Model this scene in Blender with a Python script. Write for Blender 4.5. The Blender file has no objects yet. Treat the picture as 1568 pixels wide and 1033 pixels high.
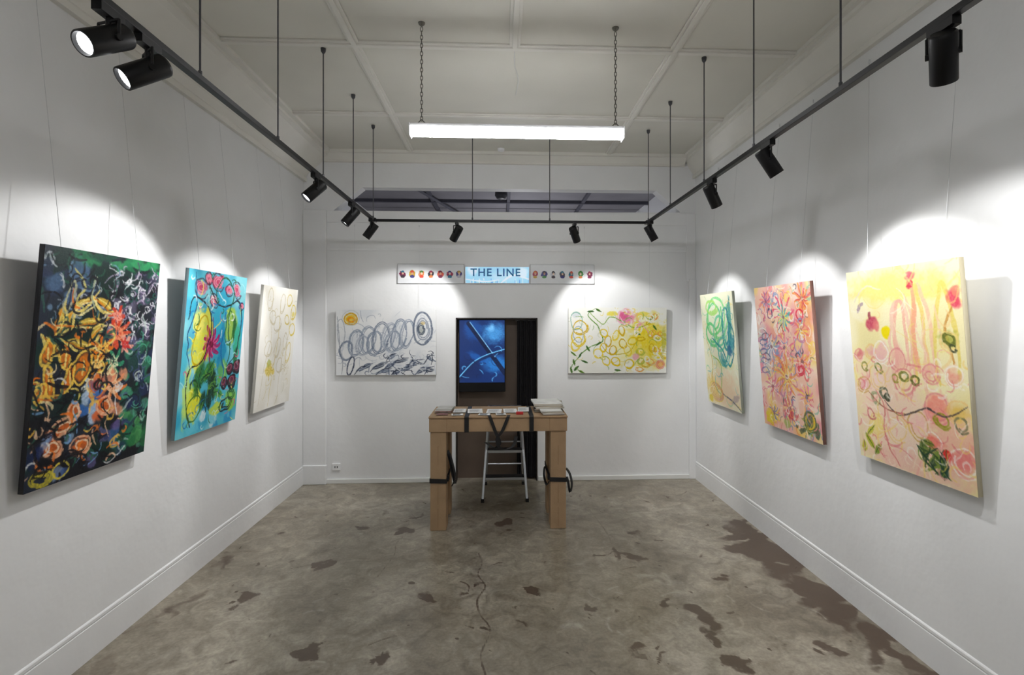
import bpy, bmesh, math, random
import numpy as np
from mathutils import Vector, Matrix, Euler

COL = bpy.context.scene.collection
scene = bpy.context.scene
scene.view_settings.view_transform = 'Standard'

# ------------------------------------------------------------------ materials
def s2l(c):
    c = np.asarray(c, dtype=float) / 255.0
    return np.where(c <= 0.04045, c / 12.92, ((c + 0.055) / 1.055) ** 2.4)

def newmat(name):
    m = bpy.data.materials.new(name); m.use_nodes = True
    nt = m.node_tree
    return m, nt, nt.nodes['Principled BSDF']

def mat(name, rgb, rough=0.5, metal=0.0, var=0.08, nscale=20, bump=0.0, bscale=60, emit=None, estr=0, spec=0.5, bdist=0.01):
    m, nt, b = newmat(name)
    N, L = nt.nodes, nt.links
    col = s2l(rgb)
    tc = N.new('ShaderNodeTexCoord')
    nz = N.new('ShaderNodeTexNoise'); nz.inputs['Scale'].default_value = nscale; nz.inputs['Detail'].default_value = 2
    L.new(tc.outputs['Object'], nz.inputs['Vector'])
    cr = N.new('ShaderNodeValToRGB')
    cr.color_ramp.elements[0].position = 0.3; cr.color_ramp.elements[1].position = 0.7
    cr.color_ramp.elements[0].color = (*(col * (1 - var)), 1)
    cr.color_ramp.elements[1].color = (*np.clip(col * (1 + var), 0, 1), 1)
    L.new(nz.outputs['Fac'], cr.inputs['Fac'])
    L.new(cr.outputs['Color'], b.inputs['Base Color'])
    b.inputs['Roughness'].default_value = rough
    b.inputs['Metallic'].default_value = metal
    b.inputs['Specular IOR Level'].default_value = spec
    if bump > 0:
        n2 = N.new('ShaderNodeTexNoise'); n2.inputs['Scale'].default_value = bscale; n2.inputs['Detail'].default_value = 2
        L.new(tc.outputs['Object'], n2.inputs['Vector'])
        bp = N.new('ShaderNodeBump'); bp.inputs['Strength'].default_value = bump; bp.inputs['Distance'].default_value = bdist
        L.new(n2.outputs['Fac'], bp.inputs['Height']); L.new(bp.outputs['Normal'], b.inputs['Normal'])
    if emit is not None:
        b.inputs['Emission Color'].default_value = (*s2l(emit), 1)
        b.inputs['Emission Strength'].default_value = estr
    return m

M_wall = mat('wall_paint', (228, 229, 230), 0.55, var=0.02, nscale=3, bump=0.25, bscale=14, spec=0.3)
M_trim = mat('trim_paint', (224, 225, 223), 0.45, var=0.02, nscale=6)
M_ceil = mat('ceiling_paint', (217, 215, 206), 0.6, var=0.05, nscale=1.5, bump=0.2, bscale=8)
M_ctrim = mat('ceiling_batten_paint', (224, 222, 215), 0.55, var=0.03, nscale=4)
M_black = mat('black_metal', (16, 16, 18), 0.45, var=0.1, spec=.3)
M_rod = mat('rod_metal', (74, 74, 78), 0.4, metal=0.3)
M_chain = mat('chain_metal', (120, 118, 112), 0.35, metal=0.8)
M_white_pl = mat('white_plastic', (235, 236, 238), 0.35, var=0.01)
M_diff = mat('tube_diffuser', (250, 250, 250), 0.4, emit=(250, 250, 252), estr=50)
M_fill = mat('fill_diffuser', (250, 250, 250), 0.4, emit=(250, 250, 252), estr=20)  # weaker glow for the added fill batten
M_lens = mat('lamp_lens', (250, 250, 250), 0.3, emit=(250, 252, 255), estr=6)
M_card = mat('cardboard', (166, 138, 106), 0.75, var=0.07, nscale=9, bump=0.15, bscale=80)
M_cardedge = mat('cardboard_edge', (128, 98, 70), 0.8, var=0.15, nscale=60)
M_strap = mat('strap_webbing', (18, 18, 20), 0.6, var=0.15, nscale=120)
M_alu = mat('aluminium', (196, 200, 204), 0.3, metal=0.85, var=0.05)
M_paper = mat('paper', (236, 236, 234), 0.6, var=0.02)
M_wire = mat('nylon_wire', (206, 208, 210), 0.35, var=0.02)
M_board = mat('brown_board', (98, 84, 74), 0.55, var=0.1, nscale=5)
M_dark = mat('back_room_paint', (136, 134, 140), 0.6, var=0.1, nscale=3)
M_curtain = mat('curtain_cloth', (30, 29, 34), 0.85, var=0.2, nscale=30)

# ------------------------------------------------------------------ geometry helpers
def mkobj(name, verts, faces, m, parent=None, smooth=False):
    me = bpy.data.meshes.new(name)
    me.from_pydata([tuple(v) for v in verts], [], faces)
    me.update()
    o = bpy.data.objects.new(name, me); COL.objects.link(o)
    if m is not None: me.materials.append(m)
    bm = bmesh.new(); bm.from_mesh(me); bmesh.ops.recalc_face_normals(bm, faces=bm.faces); bm.to_mesh(me); bm.free()
    if smooth:
        for p in me.polygons: p.use_smooth = True
    if parent is not None: adopt(o, parent)
    return o

def adopt(o, parent):
    o.parent = parent
    o.matrix_parent_inverse = parent.matrix_basis.inverted()

def empty(name, loc=(0, 0, 0)):
    e = bpy.data.objects.new(name, None); e.empty_display_size = 0.05
    e.location = loc; COL.objects.link(e); return e

class G:
    """geometry accumulator"""
    def __init__(s): s.v = []; s.f = []
    def add(s, v, f):
        n = len(s.v); s.v += [tuple(p) for p in v]; s.f += [tuple(i + n for i in q) for q in f]
    def box(s, a, b, rot=None, c=None):
        x0, y0, z0 = a; x1, y1, z1 = b
        v = [Vector(p) for p in [(x0,y0,z0),(x1,y0,z0),(x1,y1,z0),(x0,y1,z0),(x0,y0,z1),(x1,y0,z1),(x1,y1,z1),(x0,y1,z1)]]
        if rot is not None:
            cc = Vector(c) if c else sum(v, Vector()) / 8
            v = [rot @ (p - cc) + cc for p in v]
        s.add(v, [(0,3,2,1),(4,5,6,7),(0,1,5,4),(1,2,6,5),(2,3,7,6),(3,0,4,7)])
    def cyl(s, p0, p1, r0, r1=None, n=16, caps=True):
        r1 = r0 if r1 is None else r1
        p0 = Vector(p0); p1 = Vector(p1); d = (p1 - p0).normalized()
        a = d.orthogonal().normalized(); b = d.cross(a)
        v = []
        for p, r in ((p0, r0), (p1, r1)):
            for i in range(n):
                t = 2 * math.pi * i / n
                v.append(p + (a * math.cos(t) + b * math.sin(t)) * r)
        f = [(i, (i + 1) % n, n + (i + 1) % n, n + i) for i in range(n)]
        if caps: f += [tuple(range(n))[::-1], tuple(range(n, 2 * n))]
        s.add(v, f)
    def lathe(s, p0, d, prof, n=28):
        p0 = Vector(p0); d = Vector(d).normalized(); a = d.orthogonal().normalized(); b = d.cross(a)
        v = []; k = len(prof)
        for h, r in prof:
            for i in range(n):
                t = 2 * math.pi * i / n
                v.append(p0 + d * h + (a * math.cos(t) + b * math.sin(t)) * r)
        f = []
        for j in range(k - 1):
            for i in range(n):
                f.append((j * n + i, j * n + (i + 1) % n, (j + 1) * n + (i + 1) % n, (j + 1) * n + i))
        f += [tuple(range(n))[::-1], tuple(range((k - 1) * n, k * n))]
        s.add(v, f)
    def tube(s, pts, r, n=8):
        pts = [Vector(p) for p in pts]
        for i in range(len(pts) - 1):
            s.cyl(pts[i], pts[i + 1], r, n=n)
    def ribbon(s, pts, wvec, th=0.003):
        pts = [Vector(p) for p in pts]; w = Vector(wvec) / 2
        v = []; f = []
        for i, p in enumerate(pts):
            q = pts[min(i + 1, len(pts) - 1)] - pts[max(i - 1, 0)]
            nn = q.cross(w).normalized() * th
            v += [p - w - nn, p + w - nn, p + w + nn, p - w + nn]
        for i in range(len(pts) - 1):
            for j in range(4):
                f.append((4 * i + j, 4 * i + (j + 1) % 4, 4 * i + 4 + (j + 1) % 4, 4 * i + 4 + j))
        f += [(0, 1, 2, 3), tuple(4 * (len(pts) - 1) + j for j in (3, 2, 1, 0))]
        s.add(v, f)
    def prism(s, poly, y0, y1):
        n = len(poly)
        v = [(x, y0, z) for x, z in poly] + [(x, y1, z) for x, z in poly]
        f = [tuple(range(n)), tuple(range(2 * n - 1, n - 1, -1))] + [(i, n + i, n + (i + 1) % n, (i + 1) % n) for i in range(n)]
        s.add(v, f)
    def obj(s, name, m, parent=None, smooth=False, bevel=0):
        o = mkobj(name, s.v, s.f, m, parent, smooth)
        if bevel:
            md = o.modifiers.new('bevel', 'BEVEL'); md.width = bevel; md.segments = 2; md.limit_method = 'ANGLE'; md.angle_limit = math.radians(40)
        if smooth:
            me = o.data
            bm = bmesh.new(); bm.from_mesh(me)
            for e in bm.edges:
                if len(e.link_faces) == 2 and e.calc_face_angle(0) > math.radians(35): e.smooth = False
            bm.to_mesh(me); bm.free()
        return o

def catmull(pts, k=6):
    P = [Vector(p) for p in pts]; Q = [P[0]] + P + [P[-1]]; out = []
    for i in range(1, len(Q) - 2):
        for j in range(k):
            t = j / k
            out.append(0.5 * ((2 * Q[i]) + (-Q[i-1] + Q[i+1]) * t + (2*Q[i-1] - 5*Q[i] + 4*Q[i+1] - Q[i+2]) * t*t + (-Q[i-1] + 3*Q[i] - 3*Q[i+1] + Q[i+2]) * t**3))
    out.append(Q[-2]); return out

# ------------------------------------------------------------------ painter (procedural colour grids)
def vnoise(H, W, n, rng):
    gy = max(2, int(n * H / W) + 2); gx = n + 2
    g = rng.random((gy, gx))
    y = np.linspace(0, gy - 1.001, H); x = np.linspace(0, gx - 1.001, W)
    yi = y.astype(int); xi = x.astype(int); fy = y - yi; fx = x - xi
    fy = (fy * fy * (3 - 2 * fy))[:, None]; fx = (fx * fx * (3 - 2 * fx))[None, :]
    a = g[yi][:, xi]; b = g[yi][:, xi + 1]; c = g[yi + 1][:, xi]; d = g[yi + 1][:, xi + 1]
    return (a * (1 - fx) + b * fx) * (1 - fy) + (c * (1 - fx) + d * fx) * fy

class Art:
    def __init__(s, W, H, bg, seed=1):
        s.W, s.H = W, H; s.rng = np.random.default_rng(seed); s.r = random.Random(seed)
        s.c = np.ones((H, W, 3)) * (np.array(bg) / 255.0)
        s.n1 = vnoise(H, W, 14, s.rng); s.n2 = vnoise(H, W, 45, s.rng)
        s.n = 0.6 * s.n1 + 0.4 * s.n2
        s.br = vnoise(H, W, 90, s.rng)
    def wash(s, col, a=0.5, n=5, lo=0.4, hi=0.7):
        m = np.clip((vnoise(s.H, s.W, n, s.rng) - lo) / (hi - lo), 0, 1) * a
        s.c = s.c * (1 - m[..., None]) + (np.array(col) / 255.0) * m[..., None]
    def fade(s, col, a):
        s.c = s.c * (1 - a) + (np.array(col) / 255.0) * a
    def stroke(s, pts, w, col, a=0.9, taper=True, closed=False):
        W, H = s.W, s.H
        P = [np.array([p[0] * W, p[1] * H]) for p in pts]
        if len(P) == 1: P = P * 2
        Q = [P[0]] + P + [P[-1]]
        sm = []
        w = max(w * W, 1.1)
        for i in range(1, len(Q) - 2):
            L = np.linalg.norm(Q[i + 1] - Q[i]); k = max(2, int(L / max(0.8, w * 0.25)))
            for j in range(k):
                t = j / k
                sm.append(0.5 * ((2 * Q[i]) + (-Q[i-1] + Q[i+1]) * t + (2*Q[i-1] - 5*Q[i] + 4*Q[i+1] - Q[i+2]) * t*t + (-Q[i-1] + 3*Q[i] - 3*Q[i+1] + Q[i+2]) * t**3))
        sm.append(Q[-2]); sm = np.array(sm)
        x0 = max(0, int(sm[:, 0].min() - w - 1)); x1 = min(W, int(sm[:, 0].max() + w + 2))
        y0 = max(0, int(sm[:, 1].min() - w - 1)); y1 = min(H, int(sm[:, 1].max() + w + 2))
        if x1 <= x0 or y1 <= y0: return
        m = np.zeros((y1 - y0, x1 - x0)); K = len(sm)
        for i, (x, y) in enumerate(sm):
            t = i / max(1, K - 1)
            r = w / 2 * ((0.35 + 0.65 * math.sin(math.pi * min(1, max(0, t))) ** 0.5) if taper else 1)
            a0 = max(x0, int(x - r - 1)); a1 = min(x1, int(x + r + 2)); b0 = max(y0, int(y - r - 1)); b1 = min(y1, int(y + r + 2))
            if a1 <= a0 or b1 <= b0: continue
            d = np.sqrt((np.arange(a0, a1)[None, :] - x) ** 2 + (np.arange(b0, b1)[:, None] - y) ** 2)
            sub = m[b0 - y0:b1 - y0, a0 - x0:a1 - x0]
            np.maximum(sub, np.clip(r - d + 0.6, 0, 1), out=sub)
        br = s.br[y0:y1, x0:x1]
        m = (m * a * (0.72 + 0.5 * br)).clip(0, 1)[..., None]
        s.c[y0:y1, x0:x1] = s.c[y0:y1, x0:x1] * (1 - m) + (np.array(col) / 255.0) * m
    def blob(s, u, v, ru, rv, col, a=0.9, rot=0, soft=0.3, wob=0.5):
        W, H = s.W, s.H; x, y = u * W, v * H; rx, ry = max(ru * W, .6), max(rv * W, .6); R = max(rx, ry) * 1.6 + 1
        x0 = max(0, int(x - R)); x1 = min(W, int(x + R)); y0 = max(0, int(y - R)); y1 = min(H, int(y + R))
        if x1 <= x0 or y1 <= y0: return
        X = np.arange(x0, x1)[None, :] - x; Y = np.arange(y0, y1)[:, None] - y
        c, q = math.cos(rot), math.sin(rot)
        d = np.sqrt(((X * c + Y * q) / rx) ** 2 + ((-X * q + Y * c) / ry) ** 2) + wob * (s.n[y0:y1, x0:x1] - 0.5)
        m = (np.clip((1 - d) / soft, 0, 1) * a * (0.8 + 0.3 * s.br[y0:y1, x0:x1])).clip(0, 1)[..., None]
        s.c[y0:y1, x0:x1] = s.c[y0:y1, x0:x1] * (1 - m) + (np.array(col) / 255.0) * m
    def ring(s, u, v, ru, rv, w, col, a=0.9, rot=0, turns=1.05, shrink=0.0, ph=0.0):
        asp = s.W / s.H; k = int(10 * turns) + 2; pts = []
        for i in range(k):
            t = i / (k - 1) * turns * 2 * math.pi + ph; f = 1 - shrink * i / (k - 1)
            X = ru * f * math.cos(t); Y = rv * f * math.sin(t)
            pts.append((u + X * math.cos(rot) - Y * math.sin(rot), v + (X * math.sin(rot) + Y * math.cos(rot)) * asp))
        s.stroke(pts, w, col, a, taper=False)
    def scrib(s, n, box, cols, L=0.12, w=0.012, a=0.8, ang=None, curl=1.0):
        r = s.r; asp = s.W / s.H
        for _ in range(n):
            u = r.uniform(box[0], box[2]); v = r.uniform(box[1], box[3])
            t = (ang + r.uniform(-.4, .4)) if ang is not None else r.uniform(0, 6.28)
            k = r.uniform(-1, 1) * curl * 1.2; pts = []; l = L * r.uniform(.5, 1.4) / 4
            for i in range(5):
                pts.append((u, v)); u += math.cos(t) * l; v += math.sin(t) * l * asp; t += k
            s.stroke(pts, w * r.uniform(.6, 1.5), r.choice(cols), a)
    def dabs(s, n, box, cols, r0=0.03, a=0.8, asp=1.6):
        r = s.r
        for _ in range(n):
            q = r0 * r.uniform(.4, 1.5)
            s.blob(r.uniform(box[0], box[2]), r.uniform(box[1], box[3]), q, q * r.uniform(.6, asp), r.choice(cols), a, r.uniform(0, 3.1), .3, .7)
    def petals(s, u, v, R, n, col, w, a=0.9, ph=0):
        asp = s.W / s.H
        for i in range(n):
            t = ph + i * 2 * math.pi / n + s.r.uniform(-.15, .15); R_ = R * s.r.uniform(.75, 1.15)
            s.stroke([(u + math.cos(t) * R_ * .15, v + math.sin(t) * R_ * .15 * asp), (u + math.cos(t + .15) * R_ * .6, v + math.sin(t + .15) * R_ * .6 * asp), (u + math.cos(t) * R_, v + math.sin(t) * R_ * asp)], w, col, a)
    def leaf(s, u, v, L, w, ang, col, vein=None, a=0.9):
        s.blob(u, v, L / 2, w / 2, col, a, ang, .3, .3)
        if vein:
            asp = s.W / s.H; c, q = math.cos(ang), math.sin(ang)
            s.stroke([(u - c * L * .5, v - q * L * .5 * asp), (u, v), (u + c * L * .5, v + q * L * .5 * asp)], .008, vein, .8)
    def warp(s, amp=0.012, n=7):
        W, H = s.W, s.H
        dx = (vnoise(H, W, n, s.rng) - .5) * 2 * amp * W; dy = (vnoise(H, W, n, s.rng) - .5) * 2 * amp * W
        X = np.clip(np.arange(W)[None, :] + dx, 0, W - 1).astype(int); Y = np.clip(np.arange(H)[:, None] + dy, 0, H - 1).astype(int)
        s.c = s.c[Y, X]

W_, H_ = 220, 320
def art_p1():
    A = Art(W_, H_, (24, 26, 32), 11)
    A.wash((46, 58, 78), .6, 5, .4, .7); A.wash((16, 48, 38), .7, 6, .45, .75)
    for i in range(26): A.blob(A.r.uniform(.2, 1), A.r.uniform(0, .07), .08, .03, A.r.choice([(38,120,78),(60,150,96),(24,80,60)]), .8, A.r.uniform(-.5,.5), .4, .9)
    A.dabs(50, (.72, .42, 1, .98), [(40,110,76),(60,140,104),(28,70,60),(90,160,130),(40,50,90)], .05, .7)
    A.dabs(30, (.55, .08, 1, .42), [(96,84,118),(110,104,130),(40,40,60),(160,150,172)], .04, .7)
    A.scrib(150, (.56, .06, 1, .38), [(214,208,218),(180,164,190),(236,236,240),(80,70,100),(22,20,30),(40,90,80)], .1, .01, .8, None, 1.4)
    A.scrib(70, (.75, .35, 1, .9), [(190,206,200),(90,170,140),(30,60,60),(80,90,130),(20,20,28)], .12, .012, .7)
    A.dabs(14, (0, .08, .4, .25), [(84,112,146),(120,150,178),(40,52,80)], .05, .8)
    A.scrib(60, (0, .04, .55, .3), [(120,150,180),(40,90,70),(200,205,210),(16,16,22)], .12, .012, .7)
    k = W_ / H_
    for (u, v, L, t) in [(.3,.22,.3,-.6),(.38,.3,.34,-.2),(.2,.3,.25,-1.1),(.48,.22,.24,.4),(.1,.4,.2,.7),(.3,.4,.3,.2),(.14,.28,.2,-1.3),(.42,.36,.2,-.9)]:
        c, q = math.cos(t), math.sin(t)
        A.leaf(u, v, L * .6, .05, t, (236, 196, 84), (250, 232, 150))
        A.stroke([(u-c*L*.5, v-q*L*.5*k), (u-q*.04, v+c*.04), (u+c*L*.5, v+q*L*.5*k)], .02, (250, 226, 130), .9)
        A.stroke([(u-c*L*.4, v-q*L*.4*k+.01), (u+q*.03, v+.02), (u+c*L*.45, v+q*L*.45*k+.02)], .013, (224, 140, 56), .8)
    A.ring(.33,.245,.09,.03,.012,(250,236,170),.9,-.4); A.ring(.2,.2,.03,.1,.014,(190,190,150),.8,.3)
    A.stroke([(.22,.08),(.3,.14),(.26,.22),(.32,.26)],.018,(206,196,120)); A.stroke([(.4,.1),(.36,.18),(.42,.26)],.014,(170,180,150))
    for (u, v, R, n, c1, c2) in [(.62,.36,.12,8,(226,96,72),(248,160,120)),(.5,.43,.1,7,(236,130,60),(250,210,110)),(.6,.5,.09,6,(60,150,110),(230,230,190)),(.7,.42,.07,6,(240,170,150),(200,60,60)),(.62,.62,.12,7,(226,130,76),(246,200,160)),(.42,.6,.07,6,(230,236,226),(120,150,190)),(.6,.28,.08,6,(222,80,60),(250,170,150)),(.46,.5,.08,6,(240,150,60),(250,220,140))]:
        A.petals(u, v, R, n, c1, .028); A.petals(u, v, R * .7, n, c2, .012, ph=.3); A.ring(u, v, R * .5, R * .35, .012, c2, .8, .4, 1.5, .3)
    for (u, v, rx, ry, t) in [(.07,.44,.035,.08,.2),(.1,.56,.03,.1,-.3),(.34,.51,.06,.11,.3),(.2,.47,.03,.07,-.5),(.24,.55,.03,.09,.3),(.05,.6,.03,.06,.3)]:
        A.blob(u, v, rx, ry, (230, 132, 60), .95, t, .3, .3); A.ring(u, v, rx * 1.1, ry, .016, (250, 210, 100), .9, t); A.stroke([(u, v-.03), (u+.01, v+.03)], .014, (248, 226, 140))
    A.dabs(7, (.3, .6, .5, .72), [(66,108,172),(110,150,206),(180,200,226)], .045, .9)
    A.dabs(9, (.4, .55, .72, .75), [(218,110,70),(236,160,126),(176,60,50)], .045, .8)
    for (u, v, rx, ry, t) in [(.22,.76,.1,.06,-.4),(.16,.84,.09,.06,.3),(.38,.86,.09,.07,.2),(.56,.7,.08,.06,.5),(.3,.7,.05,.06,0)]:
        A.blob(u, v, rx, ry, (222, 112, 62), .88, t, .3, .8); A.ring(u, v, rx, ry, .014, (244, 186, 150), .85, t, 1.3, .2); A.ring(u+.01, v, rx*.5, ry*.5, .012, (240, 216, 186), .85, t)
    A.dabs(9, (.45, .78, .8, .98), [(74,60,112),(110,100,150),(40,50,96),(70,110,170)], .05, .7)
    A.dabs(10, (0, .78, .3, .98), [(60,86,140),(30,40,80),(150,170,200)], .04, .7)
    A.scrib(80, (.0, .58, .78, .98), [(246,200,164),(130,170,214),(224,226,226),(16,14,20),(236,130,66),(50,100,80),(240,190,90)], .12, .012, .8)
    A.scrib(60, (0, .25, .6, .65), [(14,14,18),(250,224,120),(236,130,60),(50,90,80),(240,220,170)], .12, .012, .85)
    A.ring(.11,.955,.09,.05,.02,(196,182,70),.9,0,2.1,.6); A.ring(.24,.94,.06,.05,.014,(226,206,90),.9)
    A.dabs(14, (.74,.74,1,.98), [(44,110,66),(80,150,90),(20,50,40)], .05, .85)
    A.scrib(60, (0, .1, .6, .95), [(14,15,22)], .16, .014, .85)
    A.warp(.012, 16); return A

def art_p2():
    A = Art(W_, H_, (92, 188, 208), 22)
    A.wash((160, 220, 226), .7, 5); A.wash((50, 150, 190), .5, 6, .5, .8)
    A.blob(.55,.32,.16,.42,(64,172,204),.9,.1,.3,.5); A.blob(.62,.5,.08,.3,(40,140,186),.8,0,.3,.4)
    A.blob(.28,.42,.17,.34,(230,220,70),.9,.15,.3,.8); A.blob(.2,.3,.1,.16,(240,232,120),.9,0,.4,.8)
    A.blob(.75,.33,.12,.2,(170,200,80),.9,0,.3,.6); A.blob(.9,.45,.08,.2,(60,170,130),.85,0,.3,.6); A.blob(.68,.66,.1,.14,(110,180,80),.8,0,.3,.7)
    A.dabs(12,(.1,.88,.95,.99),[(110,200,220),(60,150,200),(236,244,244)],.07,.8)
    A.blob(.22,.8,.14,.2,(226,220,60),.95,0,.3,.7); A.blob(.1,.75,.06,.3,(200,224,110),.8,0,.3,.5); A.blob(.6,.88,.14,.06,(206,224,80),.9,0,.3,.6)
    A.blob(.86,.84,.13,.12,(150,204,70),.9,0,.3,.5)
    for (u,v,r) in [(.2,.1,.1),(.46,.05,.1),(.82,.09,.09),(.42,.17,.07),(.66,.1,.07),(.3,.04,.06),(.93,.2,.05)]:
        A.blob(u,v,r,r*.75,(200,66,98),.95,.4,.3,1.1); A.ring(u,v,r*.8,r*.6,.012,(236,160,176),.8,0,2.2,.7); A.ring(u,v,r*1.1,r*.9,.012,(50,30,50),.7,.5,.8,.2)
    A.petals(.43,.45,.17,9,(176,36,100),.045); A.petals(.43,.45,.12,9,(230,110,156),.014,ph=.3); A.blob(.43,.45,.035,.035,(90,10,40)); A.stroke([(.43,.28),(.44,.4),(.42,.5),(.44,.62)],.018,(150,30,80))
    for (u,v,L,w,t,c) in [(.28,.66,.36,.17,1.9,(36,100,46)),(.5,.7,.34,.16,1.3,(18,60,36)),(.42,.62,.26,.13,2.3,(50,124,50)),(.82,.35,.24,.07,1.5,(40,110,56)),(.62,.78,.2,.1,.4,(80,150,60)),(.88,.55,.22,.09,1.7,(40,120,70)),(.36,.8,.22,.11,1.8,(24,70,40)),(.46,.8,.24,.1,1.4,(20,50,36))]:
        A.leaf(u,v,L,w,t,c,(16,40,24))
    A.scrib(30,(.25,.58,.6,.86),[(16,40,24),(110,170,70),(20,56,30)],.12,.014,.8)
    for (u,v,r) in [(.93,.62,.08),(.8,.63,.06),(.86,.72,.075),(.72,.72,.06)]:
        A.blob(u,v,r,r,(84,26,46),.95,0,.3,.8); A.ring(u,v,r,r,.014,(20,10,20),.9,0,1.4,.2); A.ring(u-.01,v-.01,r*.5,r*.5,.012,(170,90,110),.8)
    K=(22,26,34)
    A.stroke([(.04,.3),(.1,.16),(.25,.18),(.38,.26),(.4,.4),(.3,.55),(.12,.6),(.1,.75),(.2,.95)],.018,K)
    A.stroke([(.1,.02),(.15,.2),(.06,.4),(.12,.58)],.014,(30,60,110))
    A.stroke([(.3,.06),(.5,.2),(.7,.2),(.86,.16),(.95,.3),(.9,.5),(.75,.6)],.018,K)
    A.stroke([(.5,.2),(.45,.1),(.6,.02),(.75,.12),(.7,.3),(.76,.5),(.7,.66)],.018,(30,90,60))
    A.stroke([(.62,.2),(.66,.35),(.6,.5),(.68,.65),(.6,.8)],.016,(40,100,170))
    A.ring(.78,.86,.13,.07,.014,K,.9,-.3,1.6,.5); A.ring(.86,.8,.08,.06,.014,(30,90,50),.9,0,2,.6); A.ring(.24,.84,.1,.12,.012,(60,110,40),.9,.2)
    A.ring(.73,.35,.07,.16,.014,(60,120,50)); A.ring(.25,.42,.1,.22,.014,(190,160,30),.9,.2)
    A.scrib(90,(.05,.03,.95,.97),[(250,250,244),(240,232,120),(40,110,180),(30,90,50),(220,90,130),(190,236,240)],.12,.01,.75)
    A.warp(.014,12); return A

def art_p3():
    A = Art(W_, H_, (242, 240, 233), 33)
    A.wash((232,228,216),.6,4); A.blob(.8,.2,.3,.3,(246,242,228),.7,0,.6)
    g=(212,190,96); l=(208,198,168)
    A.stroke([(.35,.98),(.42,.7),(.5,.4),(.48,.1)],.01,g); A.stroke([(.1,.95),(.2,.6),(.3,.4),(.25,.15)],.01,l); A.stroke([(.6,.98),(.66,.6),(.8,.4),(.85,.1)],.01,l)
    for (u,v,rx,ry,c,t) in [(.75,.1,.08,.08,g,0),(.9,.2,.08,.1,(222,196,70),0),(.72,.27,.08,.06,g,.4),(.9,.35,.09,.08,(226,202,80),0),(.55,.13,.07,.13,l,.2),(.2,.1,.08,.14,l,0),(.3,.25,.1,.08,l,.6),(.72,.45,.06,.12,l,0),(.5,.5,.08,.14,l,.4),(.25,.5,.1,.1,l,0),(.45,.3,.1,.1,l,0),(.83,.55,.07,.14,g,.2),(.6,.65,.09,.1,l,0)]:
        A.ring(u,v,rx,ry,.012,c,.9,t,1.3,.2)
    A.blob(.32,.68,.1,.08,(226,200,90),.8,0,.4,.9); A.blob(.3,.62,.06,.05,(170,180,80),.7,0,.4,.8); A.blob(.42,.7,.05,.05,(232,206,90),.8); A.blob(.9,.22,.05,.04,(230,210,90),.7)
    A.petals(.33,.68,.12,8,(200,176,80),.012); A.petals(.75,.68,.09,7,l,.012)
    A.scrib(50,(.05,.05,.95,.95),[l,(218,206,160),(206,206,190),(250,248,240)],.16,.009,.6)
    A.warp(.01,10); return A

def art_r1():
    A = Art(W_, H_, (240, 240, 214), 44)
    A.blob(.5,.85,.6,.3,(240,212,180),.9,0,.5,.6); A.blob(.2,.85,.25,.2,(234,212,130),.8,0,.5,.6); A.blob(.5,.25,.45,.4,(234,244,218),.8,0,.5)
    A.blob(.62,.62,.3,.06,(226,226,170),.7)
    G1=(96,206,130); T=(40,140,150)
    for kk,(u,v,rx,ry,c,t) in enumerate([(.4,.22,.28,.22,G1,-.5),(.5,.2,.34,.3,(140,222,150),-.4),(.3,.36,.2,.16,G1,.3),(.55,.34,.2,.26,(110,206,166),.2),(.35,.12,.2,.1,(170,226,120),0),(.75,.3,.12,.3,T,.1),(.62,.5,.18,.2,(90,180,170),0)]):
        A.ring(u,v,rx,ry,.035,c,.85,t,1.3,.35)
    A.blob(.85,.42,.1,.22,(46,140,160),.85,.1,.4,.9); A.blob(.88,.2,.05,.26,(60,150,140),.8); A.blob(.8,.5,.1,.1,(40,90,140),.7,0,.4,.9); A.blob(.6,.58,.14,.06,T,.7,.8)
    A.stroke([(.3,.4),(.6,.5),(.78,.62),(.92,.5)],.03,T); A.stroke([(.25,.55),(.5,.62),(.5,.75),(.4,.95)],.02,(150,190,90)); A.stroke([(.1,.4),(.25,.6),(.2,.8),(.45,.9)],.018,(206,176,80))
    A.stroke([(.9,.05),(.8,.2),(.95,.35),(.85,.6)],.022,(40,110,130))
    for i in range(6): A.ring(.3+i*.02,.88,.22-.03*i,.12-.015*i,.012,A.r.choice([(214,170,100),(226,200,100),(206,150,120)]),.8,.2)
    A.blob(.85,.9,.14,.06,(176,156,156),.7,-.4,.4); A.stroke([(.5,.88),(.75,.92),(.98,.98)],.02,(110,110,120)); A.blob(.1,.95,.08,.05,(230,206,80),.9)
    A.scrib(70,(.02,.05,.98,.95),[(252,252,246),(160,220,170),(234,220,140),(100,180,190)],.2,.012,.6)
    A.warp(.012,8); return A

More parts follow.
